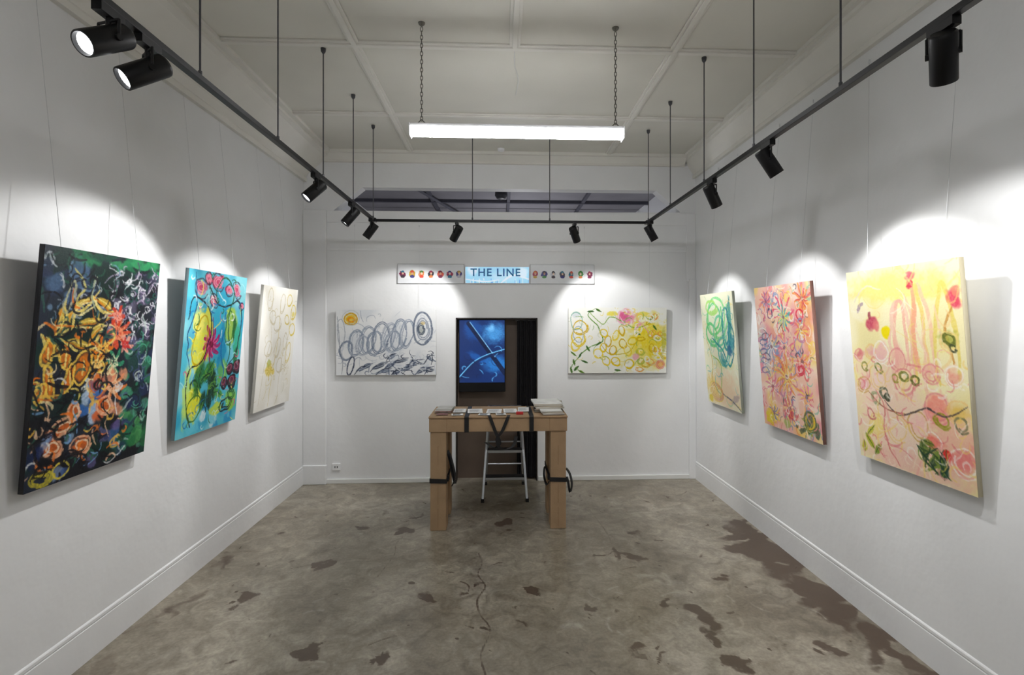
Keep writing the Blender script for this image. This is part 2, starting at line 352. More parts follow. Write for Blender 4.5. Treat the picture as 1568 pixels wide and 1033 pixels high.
def art_r2():
    A = Art(W_, H_, (242, 196, 176), 55)
    A.wash((244,216,130),.8,5,.4,.65); A.wash((232,140,160),.6,6,.5,.75); A.wash((248,232,224),.6,7,.5,.8)
    A.blob(.1,.45,.2,.3,(190,202,222),.6,0,.5); A.blob(.9,.3,.1,.3,(240,156,96),.7,0,.5)
    cols=[(232,110,140),(242,156,96),(246,214,100),(250,242,234),(120,144,196),(196,120,160),(140,190,166),(220,96,100)]
    for i in range(60):
        u,v=A.r.random(),A.r.random(); r=A.r.uniform(.03,.07)
        A.blob(u,v,r,r*1.1,A.r.choice([(240,156,164),(246,210,124),(244,186,120),(236,140,156),(248,230,224),(250,240,236)]),.7,A.r.random()*3,.4,.8)
        A.ring(u,v,r,r*A.r.uniform(.8,1.4),.011,A.r.choice(cols),.85,A.r.random(),A.r.choice([1.05,1.7]),.35)
    for (u,v,R,c,d) in [(.5,.2,.2,(226,76,112),(250,240,230)),(.52,.22,.13,(60,170,170),(250,230,120)),(.22,.1,.14,(238,136,130),(130,90,160)),(.85,.1,.14,(238,140,70),(206,76,84)),(.25,.42,.16,(140,158,206),(250,244,244)),(.5,.42,.16,(240,124,150),(255,220,200)),(.8,.3,.13,(238,116,110),(250,216,100)),(.78,.5,.15,(234,156,172),(238,120,76)),(.5,.62,.24,(240,150,80),(252,226,110)),(.22,.7,.14,(222,136,166),(250,240,220)),(.8,.72,.13,(232,136,156),(246,210,100)),(.5,.84,.13,(206,96,120),(246,200,130)),(.2,.9,.12,(236,196,80),(100,120,166)),(.8,.9,.11,(150,160,70),(230,196,80))]:
        A.petals(u,v,R,10,c,.024,.8,A.r.random()); A.petals(u,v,R*.75,9,d,.013,.9,A.r.random()); A.blob(u,v,.025,.025,(100,60,86),.7)
    A.ring(.83,.88,.11,.11,.02,(70,90,50),.9,0,2.2,.6); A.ring(.83,.88,.06,.06,.02,(240,200,60),.9)
    A.ring(.28,.19,.05,.05,.016,(60,60,110)); A.ring(.8,.2,.05,.05,.016,(220,40,70)); A.ring(.75,.55,.05,.06,.016,(210,60,80),.9,0,2,.6)
    for i in range(9): A.ring(.1+.05*(i%2),.32+.035*i,.07,.03,.012,A.r.choice([(90,106,156),(240,240,240),(80,80,110)]),.9)
    A.dabs(8,(.35,.85,.95,.99),[(90,130,80),(60,80,60),(150,170,90),(200,60,80)],.04,.8); A.dabs(4,(.0,.93,.2,1),[(230,206,60)],.06,.9)
    A.scrib(260,(0,0,1,1),cols+[(60,60,80),(252,244,240),(252,236,226),(250,220,190)],.1,.01,.8)
    A.warp(.014,14); A.fade((250,232,206),.1); return A

def art_r3():
    A = Art(W_, H_, (243, 232, 176), 66)
    A.wash((247,241,210),.6,4); A.blob(.5,.1,.6,.14,(242,226,134),.8,0,.5,.6); A.blob(.12,.2,.14,.1,(250,244,216),.7)
    A.blob(.35,.72,.5,.5,(246,214,200),.8,0,.5,.6); A.blob(.85,.8,.25,.35,(241,184,166),.8,0,.5,.6); A.blob(.5,.95,.5,.12,(242,198,182),.8,0,.5)
    for (u,rx,ry,c) in [(.5,.1,.3,(242,198,182)),(.5,.055,.24,(240,176,162)),(.68,.08,.5,(243,196,170)),(.66,.045,.4,(240,210,120)),(.86,.08,.3,(230,210,110))]:
        A.stroke([(u-rx,.55),(u-rx,.35),(u-rx*.6,.2),(u,.16 if u<.6 else .1),(u+rx*.6,.2),(u+rx,.35),(u+rx,.55)],.03,c,.75)
    A.scrib(16,(.4,.12,.8,.5),[(246,210,190),(250,234,196),(241,192,170)],.3,.02,.6,1.55,.2)
    A.blob(.62,.05,.06,.05,(230,104,122),.95,0,.4,.8); A.stroke([(.63,.08),(.64,.2),(.62,.35),(.64,.5)],.034,(242,176,146)); A.blob(.62,.09,.035,.03,(206,70,90),.9)
    A.blob(.94,.17,.06,.07,(226,90,110),.95,0,.4,.8); A.blob(.96,.14,.04,.04,(240,140,120),.9); A.stroke([(.92,.2),(.86,.3),(.9,.45)],.02,(206,156,90))
    A.blob(.24,.27,.06,.07,(196,80,104),.95,.4,.4,.8); A.blob(.28,.29,.04,.05,(226,130,130),.9,0,.4,.8); A.blob(.22,.23,.02,.04,(150,60,80),.8)
    A.blob(.36,.32,.05,.05,(242,222,40),.98,0,.2,.4); A.stroke([(.08,.22),(.12,.18),(.16,.17)],.03,(170,150,160)); A.stroke([(.07,.16),(.2,.08),(.35,.1)],.012,(226,218,200))
    for (u,v,r,c) in [(.07,.44,.05,(214,110,124)),(.2,.42,.06,(238,168,176)),(.3,.42,.08,(242,188,190)),(.45,.45,.09,(240,180,170)),(.88,.35,.07,(160,168,70)),(.5,.55,.1,(246,222,170)),(.25,.55,.09,(248,218,210)),(.72,.5,.07,(240,188,170)),(.9,.5,.07,(238,160,144)),(.1,.6,.07,(234,174,180)),(.75,.65,.1,(244,150,134)),(.9,.65,.08,(234,200,104)),(.6,.75,.1,(248,200,192)),(.4,.8,.1,(248,224,200)),(.2,.8,.09,(246,228,134)),(.7,.82,.08,(242,124,112)),(.92,.86,.1,(236,130,130))]:
        A.blob(u,v,r,r*1.2,c,.8,A.r.random(),.6,1.0); A.ring(u,v,r,r*1.1,.011,A.r.choice([(226,140,146),(206,166,90),(242,208,140),(252,248,240)]),.7,A.r.random(),1.4,.35)
    O=(96,104,44)
    for (u,v,r,c,kk) in [(.5,.53,.05,(110,120,50),2),(.6,.54,.045,O,1.5),(.42,.55,.035,(150,150,60),1),(.27,.5,.04,(120,130,60),1),(.13,.5,.04,(140,140,70),1),(.88,.34,.05,O,2),(.9,.38,.03,(60,70,50),1),(.3,.62,.05,(90,100,80),1.6),(.22,.66,.05,(150,160,120),1.6),(.78,.7,.06,(150,150,50),1.4),(.92,.7,.06,(120,120,90),1.2),(.15,.75,.05,(200,120,120),1),(.33,.64,.03,(60,66,50),2)]:
        A.ring(u,v,r,r*.85,.013,c,.85,A.r.random(),kk+.05,.4)
    A.stroke([(.3,.66),(.42,.72),(.55,.7),(.68,.66),(.8,.68),(.96,.63)],.012,(80,70,70)); A.stroke([(.15,.64),(.3,.7),(.5,.71)],.01,(170,110,90)); A.stroke([(.22,.62),(.3,.7),(.28,.85),(.4,.98)],.014,(220,140,134))
    for (u,v,L,w,t,c) in [(.62,.86,.16,.07,1.4,(84,110,50)),(.7,.9,.14,.07,1.9,(50,80,50)),(.76,.92,.16,.08,1.5,(30,70,56)),(.12,.9,.14,.06,.9,(170,180,50)),(.2,.93,.12,.06,2.3,(120,150,50)),(.05,.93,.1,.06,1.5,(200,196,60)),(.66,.82,.1,.05,.4,(110,130,50)),(.8,.86,.08,.07,1.5,(226,60,60)),(.14,.84,.12,.05,2.2,(206,206,80))]:
        A.leaf(u,v,L,w,t,c,(60,80,40))
    for i in range(14): A.stroke([(.62+A.r.uniform(-.06,.16),.84),(.64+A.r.uniform(-.06,.16),.9),(.66+A.r.uniform(-.06,.16),.96)],.012,A.r.choice([(50,80,40),(130,150,70),(30,60,50)]),.8)
    A.scrib(130,(0,.42,1,1),[(252,247,236),(242,172,166),(246,216,130),(226,130,136),(250,232,210)],.14,.011,.6); A.scrib(30,(0,0,1,.4),[(250,247,224),(242,210,150),(241,222,140)],.2,.012,.6)
    A.warp(.014,9); return A

def art_b1():
    A = Art(310, 205, (238, 240, 242), 77)
    A.wash((220,225,231),.7,6); A.wash((248,248,248),.6,9)
    gs=[(136,148,168),(164,174,190),(110,122,144),(186,192,204)]
    A.blob(.15,.14,.06,.055,(238,196,60),.98,0,.25,.3); A.ring(.15,.14,.065,.058,.012,(206,160,40)); A.ring(.15,.14,.035,.03,.01,(236,150,60),.9,0,1.8,.4); A.ring(.15,.13,.085,.075,.006,(190,190,180),.7)
    for i,(u,v,rx,ry) in enumerate([(.2,.5,.08,.14),(.31,.45,.08,.15),(.44,.42,.09,.17),(.52,.4,.07,.15),(.62,.38,.08,.17),(.7,.36,.07,.15),(.1,.62,.07,.1),(.26,.54,.07,.11),(.38,.5,.08,.13),(.56,.48,.08,.12)]):
        A.ring(u,v,rx,ry,.009,gs[i%4],.9,.2,1.9,.2,A.r.random()); A.ring(u+.01,v,rx*.75,ry*.85,.006,gs[(i+1)%4],.7,.25)
    A.ring(.86,.28,.1,.17,.018,(112,122,140),.9,0,1.2,.1); A.ring(.86,.28,.07,.12,.012,(156,164,178),.9,0,2,.4); A.blob(.84,.3,.035,.05,(160,166,160),.7); A.ring(.84,.28,.04,.06,.01,(80,90,106),.9,0,2,.5); A.blob(.86,.2,.03,.02,(236,200,100),.6)
    D=[(60,70,92),(88,100,124),(44,52,70)]
    A.ring(.14,.85,.03,.09,.012,D[0],.9,.2)
    for i,(u,v,l,t) in enumerate([(.3,.86,.13,-.5),(.24,.9,.1,-.3),(.42,.86,.14,-.3),(.53,.86,.13,-.5),(.47,.94,.16,-.2),(.64,.78,.16,-.2),(.7,.9,.16,-.3),(.6,.94,.12,-.4),(.8,.8,.15,.3),(.86,.92,.14,-.4),(.93,.75,.1,.5),(.93,.92,.1,0),(.76,.84,.14,-.1),(.55,.72,.1,-.5)]):
        A.leaf(u,v,l,.04,t,D[i%3],(190,198,210),.85); A.stroke([(u-l*.6,v+.08),(u-.01,v-.03),(u+l*.5,v-.05)],.01,D[(i+1)%3],.8)
    A.scrib(50,(.5,.68,1,.98),D+[(210,215,225),(236,238,240)],.09,.009,.85); A.scrib(60,(0,.1,1,.75),gs,.1,.005,.5); A.scrib(20,(0,.7,.6,1),gs,.1,.007,.7)
    A.stroke([(.02,.1),(.03,.5),(.06,.8),(.05,.98)],.008,(150,156,166)); A.ring(.05,.35,.04,.14,.007,(170,176,186))
    A.warp(.008,12); return A

def art_b2():
    A = Art(310, 205, (243, 243, 236), 88)
    A.blob(.82,.55,.3,.32,(240,216,60),.9,0,.5,.9); A.blob(.55,.6,.14,.2,(246,238,160),.7,0,.5,.7); A.wash((250,250,246),.35,8,.45,.75)
    A.blob(.58,.14,.1,.08,(238,140,172),.9,0,.5,.7); A.blob(.56,.12,.05,.05,(226,96,146),.7); A.blob(.45,.1,.06,.03,(236,220,90),.9); A.blob(.08,.1,.05,.04,(200,210,220),.6)
    Gn=[(92,140,50),(60,110,40),(130,170,70)]
    A.stroke([(.02,.95),(.1,.75),(.22,.6),(.34,.5),(.3,.3),(.2,.12),(.26,.02)],.01,Gn[0]); A.stroke([(.2,.05),(.34,.25),(.42,.15),(.55,.2),(.66,.3),(.8,.25),(.9,.1)],.009,Gn[2]); A.stroke([(.3,.5),(.42,.7),(.6,.68),(.7,.5)],.008,(200,180,50))
    for (u,v,t,c) in [(.06,.83,1.2,0),(.12,.72,2.2,1),(.05,.7,.6,2),(.2,.62,1,0),(.3,.55,2.4,1),(.22,.06,0,1),(.3,.04,.5,0),(.16,.82,.4,1),(.03,.95,1.5,0),(.7,.38,.6,0),(.08,.92,2.4,1),(.84,.15,2,2),(.88,.3,1,0),(.5,.95,.2,0),(.13,.97,.5,2)]:
        A.leaf(u,v,.07,.025,t,Gn[c],(40,70,30))
    Y=[(228,196,40),(210,172,40),(240,214,80)]
    for i,(u,v,rx,ry) in enumerate([(.1,.45,.07,.1),(.12,.3,.08,.08),(.08,.55,.05,.08),(.35,.6,.03,.05),(.4,.5,.04,.06),(.48,.42,.03,.06),(.36,.38,.04,.04),(.45,.65,.04,.05),(.38,.8,.04,.05),(.48,.82,.05,.04),(.55,.55,.04,.05),(.6,.65,.04,.06),(.65,.5,.05,.04),(.54,.35,.03,.06),(.3,.7,.05,.05),(.62,.85,.05,.05)]):
        A.ring(u,v,rx,ry,.01,Y[i%3],.9,A.r.uniform(-.5,.5),1.4,.2)
    for i in range(34): A.ring(A.r.uniform(.68,.98),A.r.uniform(.05,.95),A.r.uniform(.02,.05),A.r.uniform(.02,.05),.008,A.r.choice([(252,250,220),(214,180,50),(244,244,236),(180,190,80),(238,170,90),(252,252,252),(252,250,240)]),.9,0,1.6,.4)
    A.blob(.92,.85,.06,.05,(240,160,90),.6,0,.4,.7); A.blob(.68,.75,.04,.04,(236,160,186),.7); A.blob(.76,.1,.08,.03,(240,224,90),.8); A.blob(.97,.5,.03,.15,(196,196,90),.7)
    A.ring(.93,.86,.05,.05,.008,(228,120,120),.7,0,2,.5); A.ring(.1,.4,.05,.08,.007,(150,170,190)); A.ring(.08,.2,.06,.09,.007,(120,170,150))
    A.scrib(80,(.0,.02,1,.98),[(252,252,250),(236,210,70),(130,168,90),(206,210,190)],.08,.007,.7); A.scrib(30,(.5,.03,.75,.3),[(240,160,184),(246,216,110),(250,244,244)],.08,.01,.7)
    A.warp(.008,12); return A

def mat_paint():
    m, nt, b = newmat('artist_paint'); N, L = nt.nodes, nt.links
    at = N.new('ShaderNodeAttribute'); at.attribute_name = 'paint'
    hs = N.new('ShaderNodeHueSaturation'); hs.inputs['Saturation'].default_value = 1.05; hs.inputs['Value'].default_value = 0.88
    L.new(at.outputs['Color'], hs.inputs['Color']); L.new(hs.outputs['Color'], b.inputs['Base Color'])
    b.inputs['Roughness'].default_value = 0.5; b.inputs['Specular IOR Level'].default_value = 0.25
    tc = N.new('ShaderNodeTexCoord'); nz = N.new('ShaderNodeTexNoise'); nz.inputs['Scale'].default_value = 90; nz.inputs['Detail'].default_value = 2
    L.new(tc.outputs['Object'], nz.inputs['Vector'])
    bp = N.new('ShaderNodeBump'); bp.inputs['Strength'].default_value = .25; bp.inputs['Distance'].default_value = .003
    L.new(nz.outputs['Fac'], bp.inputs['Height']); L.new(bp.outputs['Normal'], b.inputs['Normal'])
    return m
M_paint = mat_paint()

def grid_mesh(name, X, Y, Z, colors, extra_v=None, extra_f=None, extra_c=(0.8, 0.8, 0.8), attr='paint'):
    H, W = X.shape
    v = np.stack([X, Y, Z], -1).reshape(-1, 3)
    idx = np.arange(H * W).reshape(H, W)
    q = np.stack([idx[:-1, :-1], idx[1:, :-1], idx[1:, 1:], idx[:-1, 1:]], -1).reshape(-1, 4)
    c = np.concatenate([colors.reshape(-1, 3), np.ones((H * W, 1))], 1)
    if extra_v is not None:
        n0 = len(v); v = np.concatenate([v, np.array(extra_v)]); q = np.concatenate([q, np.array(extra_f) + n0])
        c = np.concatenate([c, np.tile(np.array([*extra_c, 1.0]), (len(extra_v), 1))])
    me = bpy.data.meshes.new(name)
    me.vertices.add(len(v)); me.vertices.foreach_set('co', v.astype(np.float32).ravel())
    me.loops.add(len(q) * 4); me.loops.foreach_set('vertex_index', q.astype(np.int32).ravel())
    me.polygons.add(len(q)); me.polygons.foreach_set('loop_start', np.arange(0, len(q) * 4, 4, dtype=np.int32))
    me.update(calc_edges=True); me.validate()
    at = me.color_attributes.new(attr, 'FLOAT_COLOR', 'POINT')
    at.data.foreach_set('color', c.astype(np.float32).ravel())
    o = bpy.data.objects.new(name, me); COL.objects.link(o)
    return o

def painting(A, w, h, loc, rz, lean, wires, edge=(225, 224, 220), th=0.022):
    H, W = A.c.shape[:2]
    col = s2l(np.clip(A.c, 0, 1) * 255)
    u = np.linspace(-w / 2, w / 2, W)[None, :].repeat(H, 0); z = np.linspace(h, 0, H)[:, None].repeat(W, 1)
    y = np.full_like(u, -th)
    e = .0005
    ev = [(-w/2,-th+e,0),(w/2,-th+e,0),(w/2,0,0),(-w/2,0,0),(-w/2,-th+e,h),(w/2,-th+e,h),(w/2,0,h),(-w/2,0,h)]
    ef = [(0,3,2,1),(4,5,6,7),(0,4,7,3),(1,2,6,5),(2,3,7,6)]
    o = grid_mesh('abstract_painting', u, y, z, col, ev, ef, s2l(edge))
    o.data.materials.append(M_paint)
    o.location = loc; o.rotation_euler = (lean, 0, rz)
    for i, (fx, top) in enumerate(wires):
        g = G()
        p = o.matrix_basis @ Vector((fx * w, -0.006, h - .02))
        g.cyl(p, top, 0.001, n=6)
        g.cyl(Vector(top), Vector(top) + Vector((0, 0, .02)), 0.004, n=8)
        g.obj('hanging_wire_%d' % (i + 1), M_wire, o)
    return o

XL, XR, YB, ZC = -1.96, 2.0, 5.23, 3.30
LN = math.asin(0.085)
def left_p(A, y0, y1, z0, h, edge, tops):
    painting(A, y1 - y0, h, (XL + .022, (y0 + y1) / 2, z0), math.pi / 2, LN, [(fx, (XL + .012, ty, tz)) for fx, ty, tz in tops], edge)
def right_p(A, y0, y1, z0, h, edge, tops):
    painting(A, y1 - y0, h, (XR - .022, (y0 + y1) / 2, z0), -math.pi / 2, LN, [(fx, (XR - .012, ty, tz)) for fx, ty, tz in tops], edge)
left_p(art_p1(), 2.16, 2.86, .912, 1.01, (60, 60, 64), [(-.36, 2.25, 3.0), (.3, 2.72, 3.0)])
left_p(art_p2(), 3.12, 3.81, .908, 1.02, (130, 150, 156), [(-.3, 3.26, 3.0), (.3, 3.66, 3.0)])
left_p(art_p3(), 4.08, 4.75, .90, 1.0, (226, 224, 216), [(-.3, 4.2, 3.0), (.3, 4.62, 3.0)])
right_p(art_r1(), 4.11, 4.78, .865, 1.0, (200, 206, 190), [(-.3, 4.64, 3.0), (.3, 4.25, 3.0)])
right_p(art_r2(), 3.05, 3.74, .86, 1.0, (150, 110, 100), [(-.3, 3.6, 3.0), (.3, 3.2, 3.0)])
right_p(art_r3(), 2.03, 2.72, .885, .99, (230, 220, 190), [(-.3, 2.70, 3.0), (.36, 2.14, 3.0)])
painting(art_b1(), .985, .65, (-1.14, YB - .012, 1.08), 0, .02, [(-.33, (-1.46, YB-.006, 2.56)), (.33, (-.82, YB-.006, 2.56))])
painting(art_b2(), 1.005, .665, (1.183, YB - .012, 1.09), 0, .02, [(-.33, (.85, YB-.006, 2.56)), (.33, (1.52, YB-.006, 2.56))])

# ------------------------------------------------------------------ room shell
YF = -1.8
g = G(); g.box((XL - .12, YF - .1, 0), (XL, YB + 3.6, ZC)); g.obj('wall_left', M_wall)
g = G(); g.box((XR, YF - .1, 0), (XR + .12, YB + 3.6, ZC)); g.obj('wall_right', M_wall)
g = G(); g.box((XL, YF - .12, 0), (XR, YF, ZC)); g.obj('wall_front', M_wall)
g = G(); g.box((XL - .12, YF - .12, ZC), (XR + .12, YB + .12, ZC + .05)); g.obj('ceiling', M_ceil)
g = G()
Y2 = YB + .12; DZ = 1.65; DX0, DX1 = -.455, .37
for poly in [[(XL,0),(DX0,0),(DX0,2.72),(XL,2.72)], [(DX1,0),(XR,0),(XR,2.735),(DX1,2.72)], [(DX0,DZ),(DX1,DZ),(DX1,2.72),(DX0,2.72)],
             [(XL,2.72),(-1.67,2.72),(-1.385,2.955),(XL,2.955)], [(1.85,2.73),(XR,2.735),(XR,2.955),(1.59,2.955)], [(XL,2.955),(XR,2.955),(XR,ZC),(XL,ZC)]]:
    g.prism(poly, YB, Y2)
g.obj('wall_back', M_wall)
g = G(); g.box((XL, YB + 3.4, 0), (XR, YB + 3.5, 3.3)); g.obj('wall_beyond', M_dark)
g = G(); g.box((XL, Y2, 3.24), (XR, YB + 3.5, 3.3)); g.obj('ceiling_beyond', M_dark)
g = G()
for yy in (6.0, 6.9, 7.8): g.box((XL, yy, 3.2), (XR, yy + .05, 3.24))
for xx in (-.9, .1, 1.1): g.box((xx - .02, Y2, 3.205), (xx + .02, YB + 3.4, 3.24))
g.tube([(-1.2, 5.6, 3.21), (-.6, 7.6, 3.19), (-.55, 8.6, 3.1)], .02); g.tube([(XL, 7.4, 3.12), (XR, 7.4, 3.12)], .018)
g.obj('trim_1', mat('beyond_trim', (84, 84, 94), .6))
e = empty('round_ceiling_lamp', (.0, 6.3, 3.24)); g = G(); g.lathe((.0, 6.3, 3.2), (0, 0, -1), [(0, .07), (.05, .075), (.09, .05), (.1, .02)]); g.obj('lamp_body', mat('lamp_body_grey', (60, 60, 66), .5), e, True)
lt = bpy.data.lights.new('back_room_fill', 'POINT'); lt.energy = 38; lt.color = (.94, .95, 1); lt.shadow_soft_size = .15  # added point light that brightens the back room, set apart from the round lamp
lo = bpy.data.objects.new('fill_light', lt); COL.objects.link(lo); lo.location = (.3, 7.2, 2.0); adopt(lo, e)

# floor with stains (colour grid drives a procedural concrete material)
FX0, FX1, FY0, FY1 = XL - .12, XR + .12, YF - .12, YB + 3.6
FW, FH = 520, int(520 * (FY1 - FY0) / (FX1 - FX0))
F = Art(FW, FH, (0, 0, 0), 5)
def fu(x, y): return ((x - FX0) / (FX1 - FX0), (FY1 - y) / (FY1 - FY0))
def stain(x, y, rx, ry, a=.8, ch=0, soft=.35, rot=0):
    u, v = fu(x, y); k = 1 / (FX1 - FX0)
    F.blob(u, v, rx * k, ry * k, [255, 0, 0] if ch == 0 else [0, 255, 0], a, rot, soft, 1.1)
R = random.Random(3)
def ragged(x, y, rx, ry, a):
    for j in range(5):
        q = R.uniform(.35, .75)
        stain(x + R.uniform(-.6, .6) * rx, y + R.uniform(-.6, .6) * ry, rx * q, ry * q * R.uniform(.7, 1.3), a * R.uniform(.7, 1), 0, .5, R.random() * 3)
for (x, y, rx, ry, a) in [(-1.09,4.08,.05,.10,1),(-.766,4.01,.05,.06,1),(-1.18,3.51,.05,.04,.9),(.04,4.17,.06,.05,1),(.31,3.46,.04,.035,.9),(.23,3.14,.07,.04,1),(.758,3.54,.14,.03,.8),(1.02,2.78,.13,.09,1),(1.06,2.6,.08,.07,.95),(.92,2.95,.04,.04,.7),
    (.69,2.48,.09,.05,.95),(-.949,2.57,.07,.04,.85),(-.6,2.48,.06,.04,.85),(1.0,3.9,.05,.04,.7),(-.45,3.05,.04,.03,.7),(.5,2.9,.04,.05,.7),(.1,2.75,.03,.03,.7),(1.3,3.2,.07,.05,.7),(1.1,2.4,.05,.06,.8),(-1.5,3.1,.06,.05,.6),(1.62,2.5,.06,.05,.8),(1.45,2.1,.07,.05,.7),(.35,2.2,.05,.04,.7),(-.3,2.2,.06,.05,.7)]:
    ragged(x, y, rx * 1.3, ry * 1.3, a)
for (x, y, rx, ry, a) in [(1.84,3.95,.06,.18,.7),(1.84,3.6,.1,.3,.95),(1.78,3.4,.1,.2,.7),(1.88,3.15,.1,.25,1),(1.84,2.8,.1,.2,.85),(1.9,2.45,.08,.25,.85),(1.74,3.05,.07,.12,.6),(1.9,2.1,.07,.2,.6),(-1.88,2.2,.06,.3,.4),(-1.85,2.9,.05,.2,.35),(-1.9,3.7,.05,.3,.3)]:
    ragged(x, y, rx * 1.3, ry * 1.3, a)
for i in range(280):
    r = R.uniform(.006, .022); stain(R.uniform(-1.8, 1.9), R.uniform(1.5, 5.1), r, r * R.uniform(.5, 1.6), R.uniform(.45, .85), 0, .6, R.random() * 3)
for i in range(80):
    stain(R.uniform(-1.7, 1.8), R.uniform(1.7, 5.0), R.uniform(.04, .25), R.uniform(.02, .12), R.uniform(.2, .5), 1, 1.0, R.random() * 3)
for i in range(22):
    stain(R.uniform(-1.8, 1.9), R.uniform(1.6, 5.0), R.uniform(.1, .35), R.uniform(.08, .2), R.uniform(.1, .22), 0, 1.0, R.random() * 3)
stain(.36, 2.73, .1, .06, .6, 1); stain(.92, 3.2, .14, .04, .5, 1); stain(1.2, 4.4, .5, .25, .4, 1, 1.0); stain(-1.0, 4.5, .5, .3, .4, 1, 1.0)
F.warp(.012, 34); F.warp(.005, 90)
def fpath(pts, w, col, a): F.stroke([fu(*p) for p in pts], w / (FX1 - FX0), col, a, taper=False)
fpath([(-.16,3.6),(-.13,3.45),(-.15,3.3),(-.10,3.15),(-.14,3.0),(-.12,2.85),(-.06,2.7),(-.1,2.5),(-.07,2.3),(-.1,2.0),(-.06,1.6)], .007, (230, 0, 0), .75)
fpath([(.75,4.4),(.8,3.9),(.78,3.5)], .006, (210, 0, 0), .6)
fpath([(-.7,4.0),(-.76,3.8),(-.74,3.6),(-.78,3.3)], .006, (210, 0, 0), .6)
for i in range(110):
    x, y = R.uniform(-1.6, 1.8), R.uniform(1.8, 4.9); t = R.uniform(0, 6.28); l = R.uniform(.03, .2); k = R.uniform(-.5, .5)
    p = []
    for j in range(4): p.append((x, y)); x += math.cos(t) * l / 4; y += math.sin(t) * l / 4; t += k
    fpath(p, .005, R.choice([(0, 255, 0), (0, 255, 0), (0, 255, 0), (200, 0, 0)]), R.uniform(.4, .9))
X = np.linspace(FX0, FX1, FW)[None, :].repeat(FH, 0); Yg = np.linspace(FY1, FY0, FH)[:, None].repeat(FW, 1)
fo = grid_mesh('floor', X, Yg, np.zeros_like(X), F.c, attr='stain')
m, nt, b = newmat('stained_concrete'); N, L = nt.nodes, nt.links
tc = N.new('ShaderNodeTexCoord')
def noise(sc, det, dist=0):
    n = N.new('ShaderNodeTexNoise'); n.inputs['Scale'].default_value = sc; n.inputs['Detail'].default_value = det; n.inputs['Distortion'].default_value = dist
    n.inputs['Roughness'].default_value = .62
    L.new(tc.outputs['Object'], n.inputs['Vector']); return n
n1 = noise(1.3, 5, .8); n2 = noise(9, 6, 1.0); n3 = noise(60, 3)
def ramp(src, stops):
    r = N.new('ShaderNodeValToRGB'); e = r.color_ramp.elements
    e[0].position, e[0].color = stops[0][0], (*s2l(stops[0][1]), 1); e[1].position, e[1].color = stops[-1][0], (*s2l(stops[-1][1]), 1)
    for p, c in stops[1:-1]:
        q = e.new(p); q.color = (*s2l(c), 1)
    L.new(src, r.inputs['Fac']); return r
def mix(bt, fac, a, bb):
    q = N.new('ShaderNodeMix'); q.data_type = 'RGBA'; q.blend_type = bt
    if isinstance(fac, float): q.inputs[0].default_value = fac
    else: L.new(fac, q.inputs[0])
    for sck, val in ((q.inputs[6], a), (q.inputs[7], bb)):
        if isinstance(val, tuple): sck.default_value = (*s2l(val), 1)
        else: L.new(val, sck)
    return q.outputs[2]
def math_(op, a, bb, clamp=False):
    q = N.new('ShaderNodeMath'); q.operation = op; q.use_clamp = clamp
    for i, val in enumerate((a, bb)):
        if isinstance(val, (int, float)): q.inputs[i].default_value = val
        else: L.new(val, q.inputs[i])
    return q.outputs[0]
base = ramp(n1.outputs['Fac'], [(.32, (112, 104, 91)), (.5, (134, 127, 114)), (.68, (156, 150, 138))])
det = ramp(n2.outputs['Fac'], [(.32, (158, 155, 150)), (.5, (188, 187, 185)), (.7, (220, 219, 218))])
fin = ramp(n3.outputs['Fac'], [(.3, (168, 167, 166)), (.7, (206, 206, 205))])
c1 = mix('OVERLAY', .9, base.outputs['Color'], det.outputs['Color']); c1 = mix('OVERLAY', .7, c1, fin.outputs['Color'])
at = N.new('ShaderNodeAttribute'); at.attribute_name = 'stain'; sp = N.new('ShaderNodeSeparateColor'); L.new(at.outputs['Color'], sp.inputs['Color'])
gm = math_('MULTIPLY', sp.outputs['Green'], math_('MULTIPLY', math_('SUBTRACT', n2.outputs['Fac'], .35), 3.0, True), True)
c2 = mix('MIX', gm, c1, (178, 173, 162))
rg = math_('ADD', sp.outputs['Red'], math_('MULTIPLY', math_('SUBTRACT', n2.outputs['Fac'], .5), 1.0))
mr = N.new('ShaderNodeMapRange'); mr.inputs['From Min'].default_value = .22; mr.inputs['From Max'].default_value = .6; mr.inputs['To Max'].default_value = .88; L.new(rg, mr.inputs['Value'])
c3 = mix('MIX', mr.outputs['Result'], c2, (72, 54, 40))
L.new(c3, b.inputs['Base Color'])
rr = N.new('ShaderNodeMapRange'); rr.inputs['To Min'].default_value = .2; rr.inputs['To Max'].default_value = .46; L.new(n2.outputs['Fac'], rr.inputs['Value']); L.new(rr.outputs['Result'], b.inputs['Roughness'])
fo.data.materials.append(m)

# baseboards
def side_base(name, sgn, x):
    g = G(); s = sgn
    poly = [(x, 0), (x + s*.007, 0), (x + s*.007, .154), (x + s*.003, .158), (x + s*.007, .163), (x + s*.007, .176), (x + s*.004, .181), (x, .184)]
    g.prism(poly, YF, YB); return g.obj(name, M_wall)
side_base('baseboard_left', 1, XL); side_base('baseboard_right', -1, XR)
for nm, x0, x1 in (('baseboard_back', XL, DX0 - .01), ('baseboard_back.001', DX1 + .01, XR)):
    g = G(); g.prism([(x0, 0), (x1, 0), (x1, .045), (x0, .045)], YB - .02, YB); g.obj(nm, M_trim, bevel=.004)
g = G(); g.box((XL, YB - .03, 0), (-1.735, YB, 2.72)); g.box((XL, YB - .045, 0), (-1.73, YB, .19)); g.obj('trim_2', M_wall, bevel=.006)
g = G(); g.box((1.93, YB - .03, 0), (XR, YB, 2.05)); g.box((1.9, YB - .015, 2.02), (XR, YB, 2.72)); g.obj('trim_3', M_wall, bevel=.006)
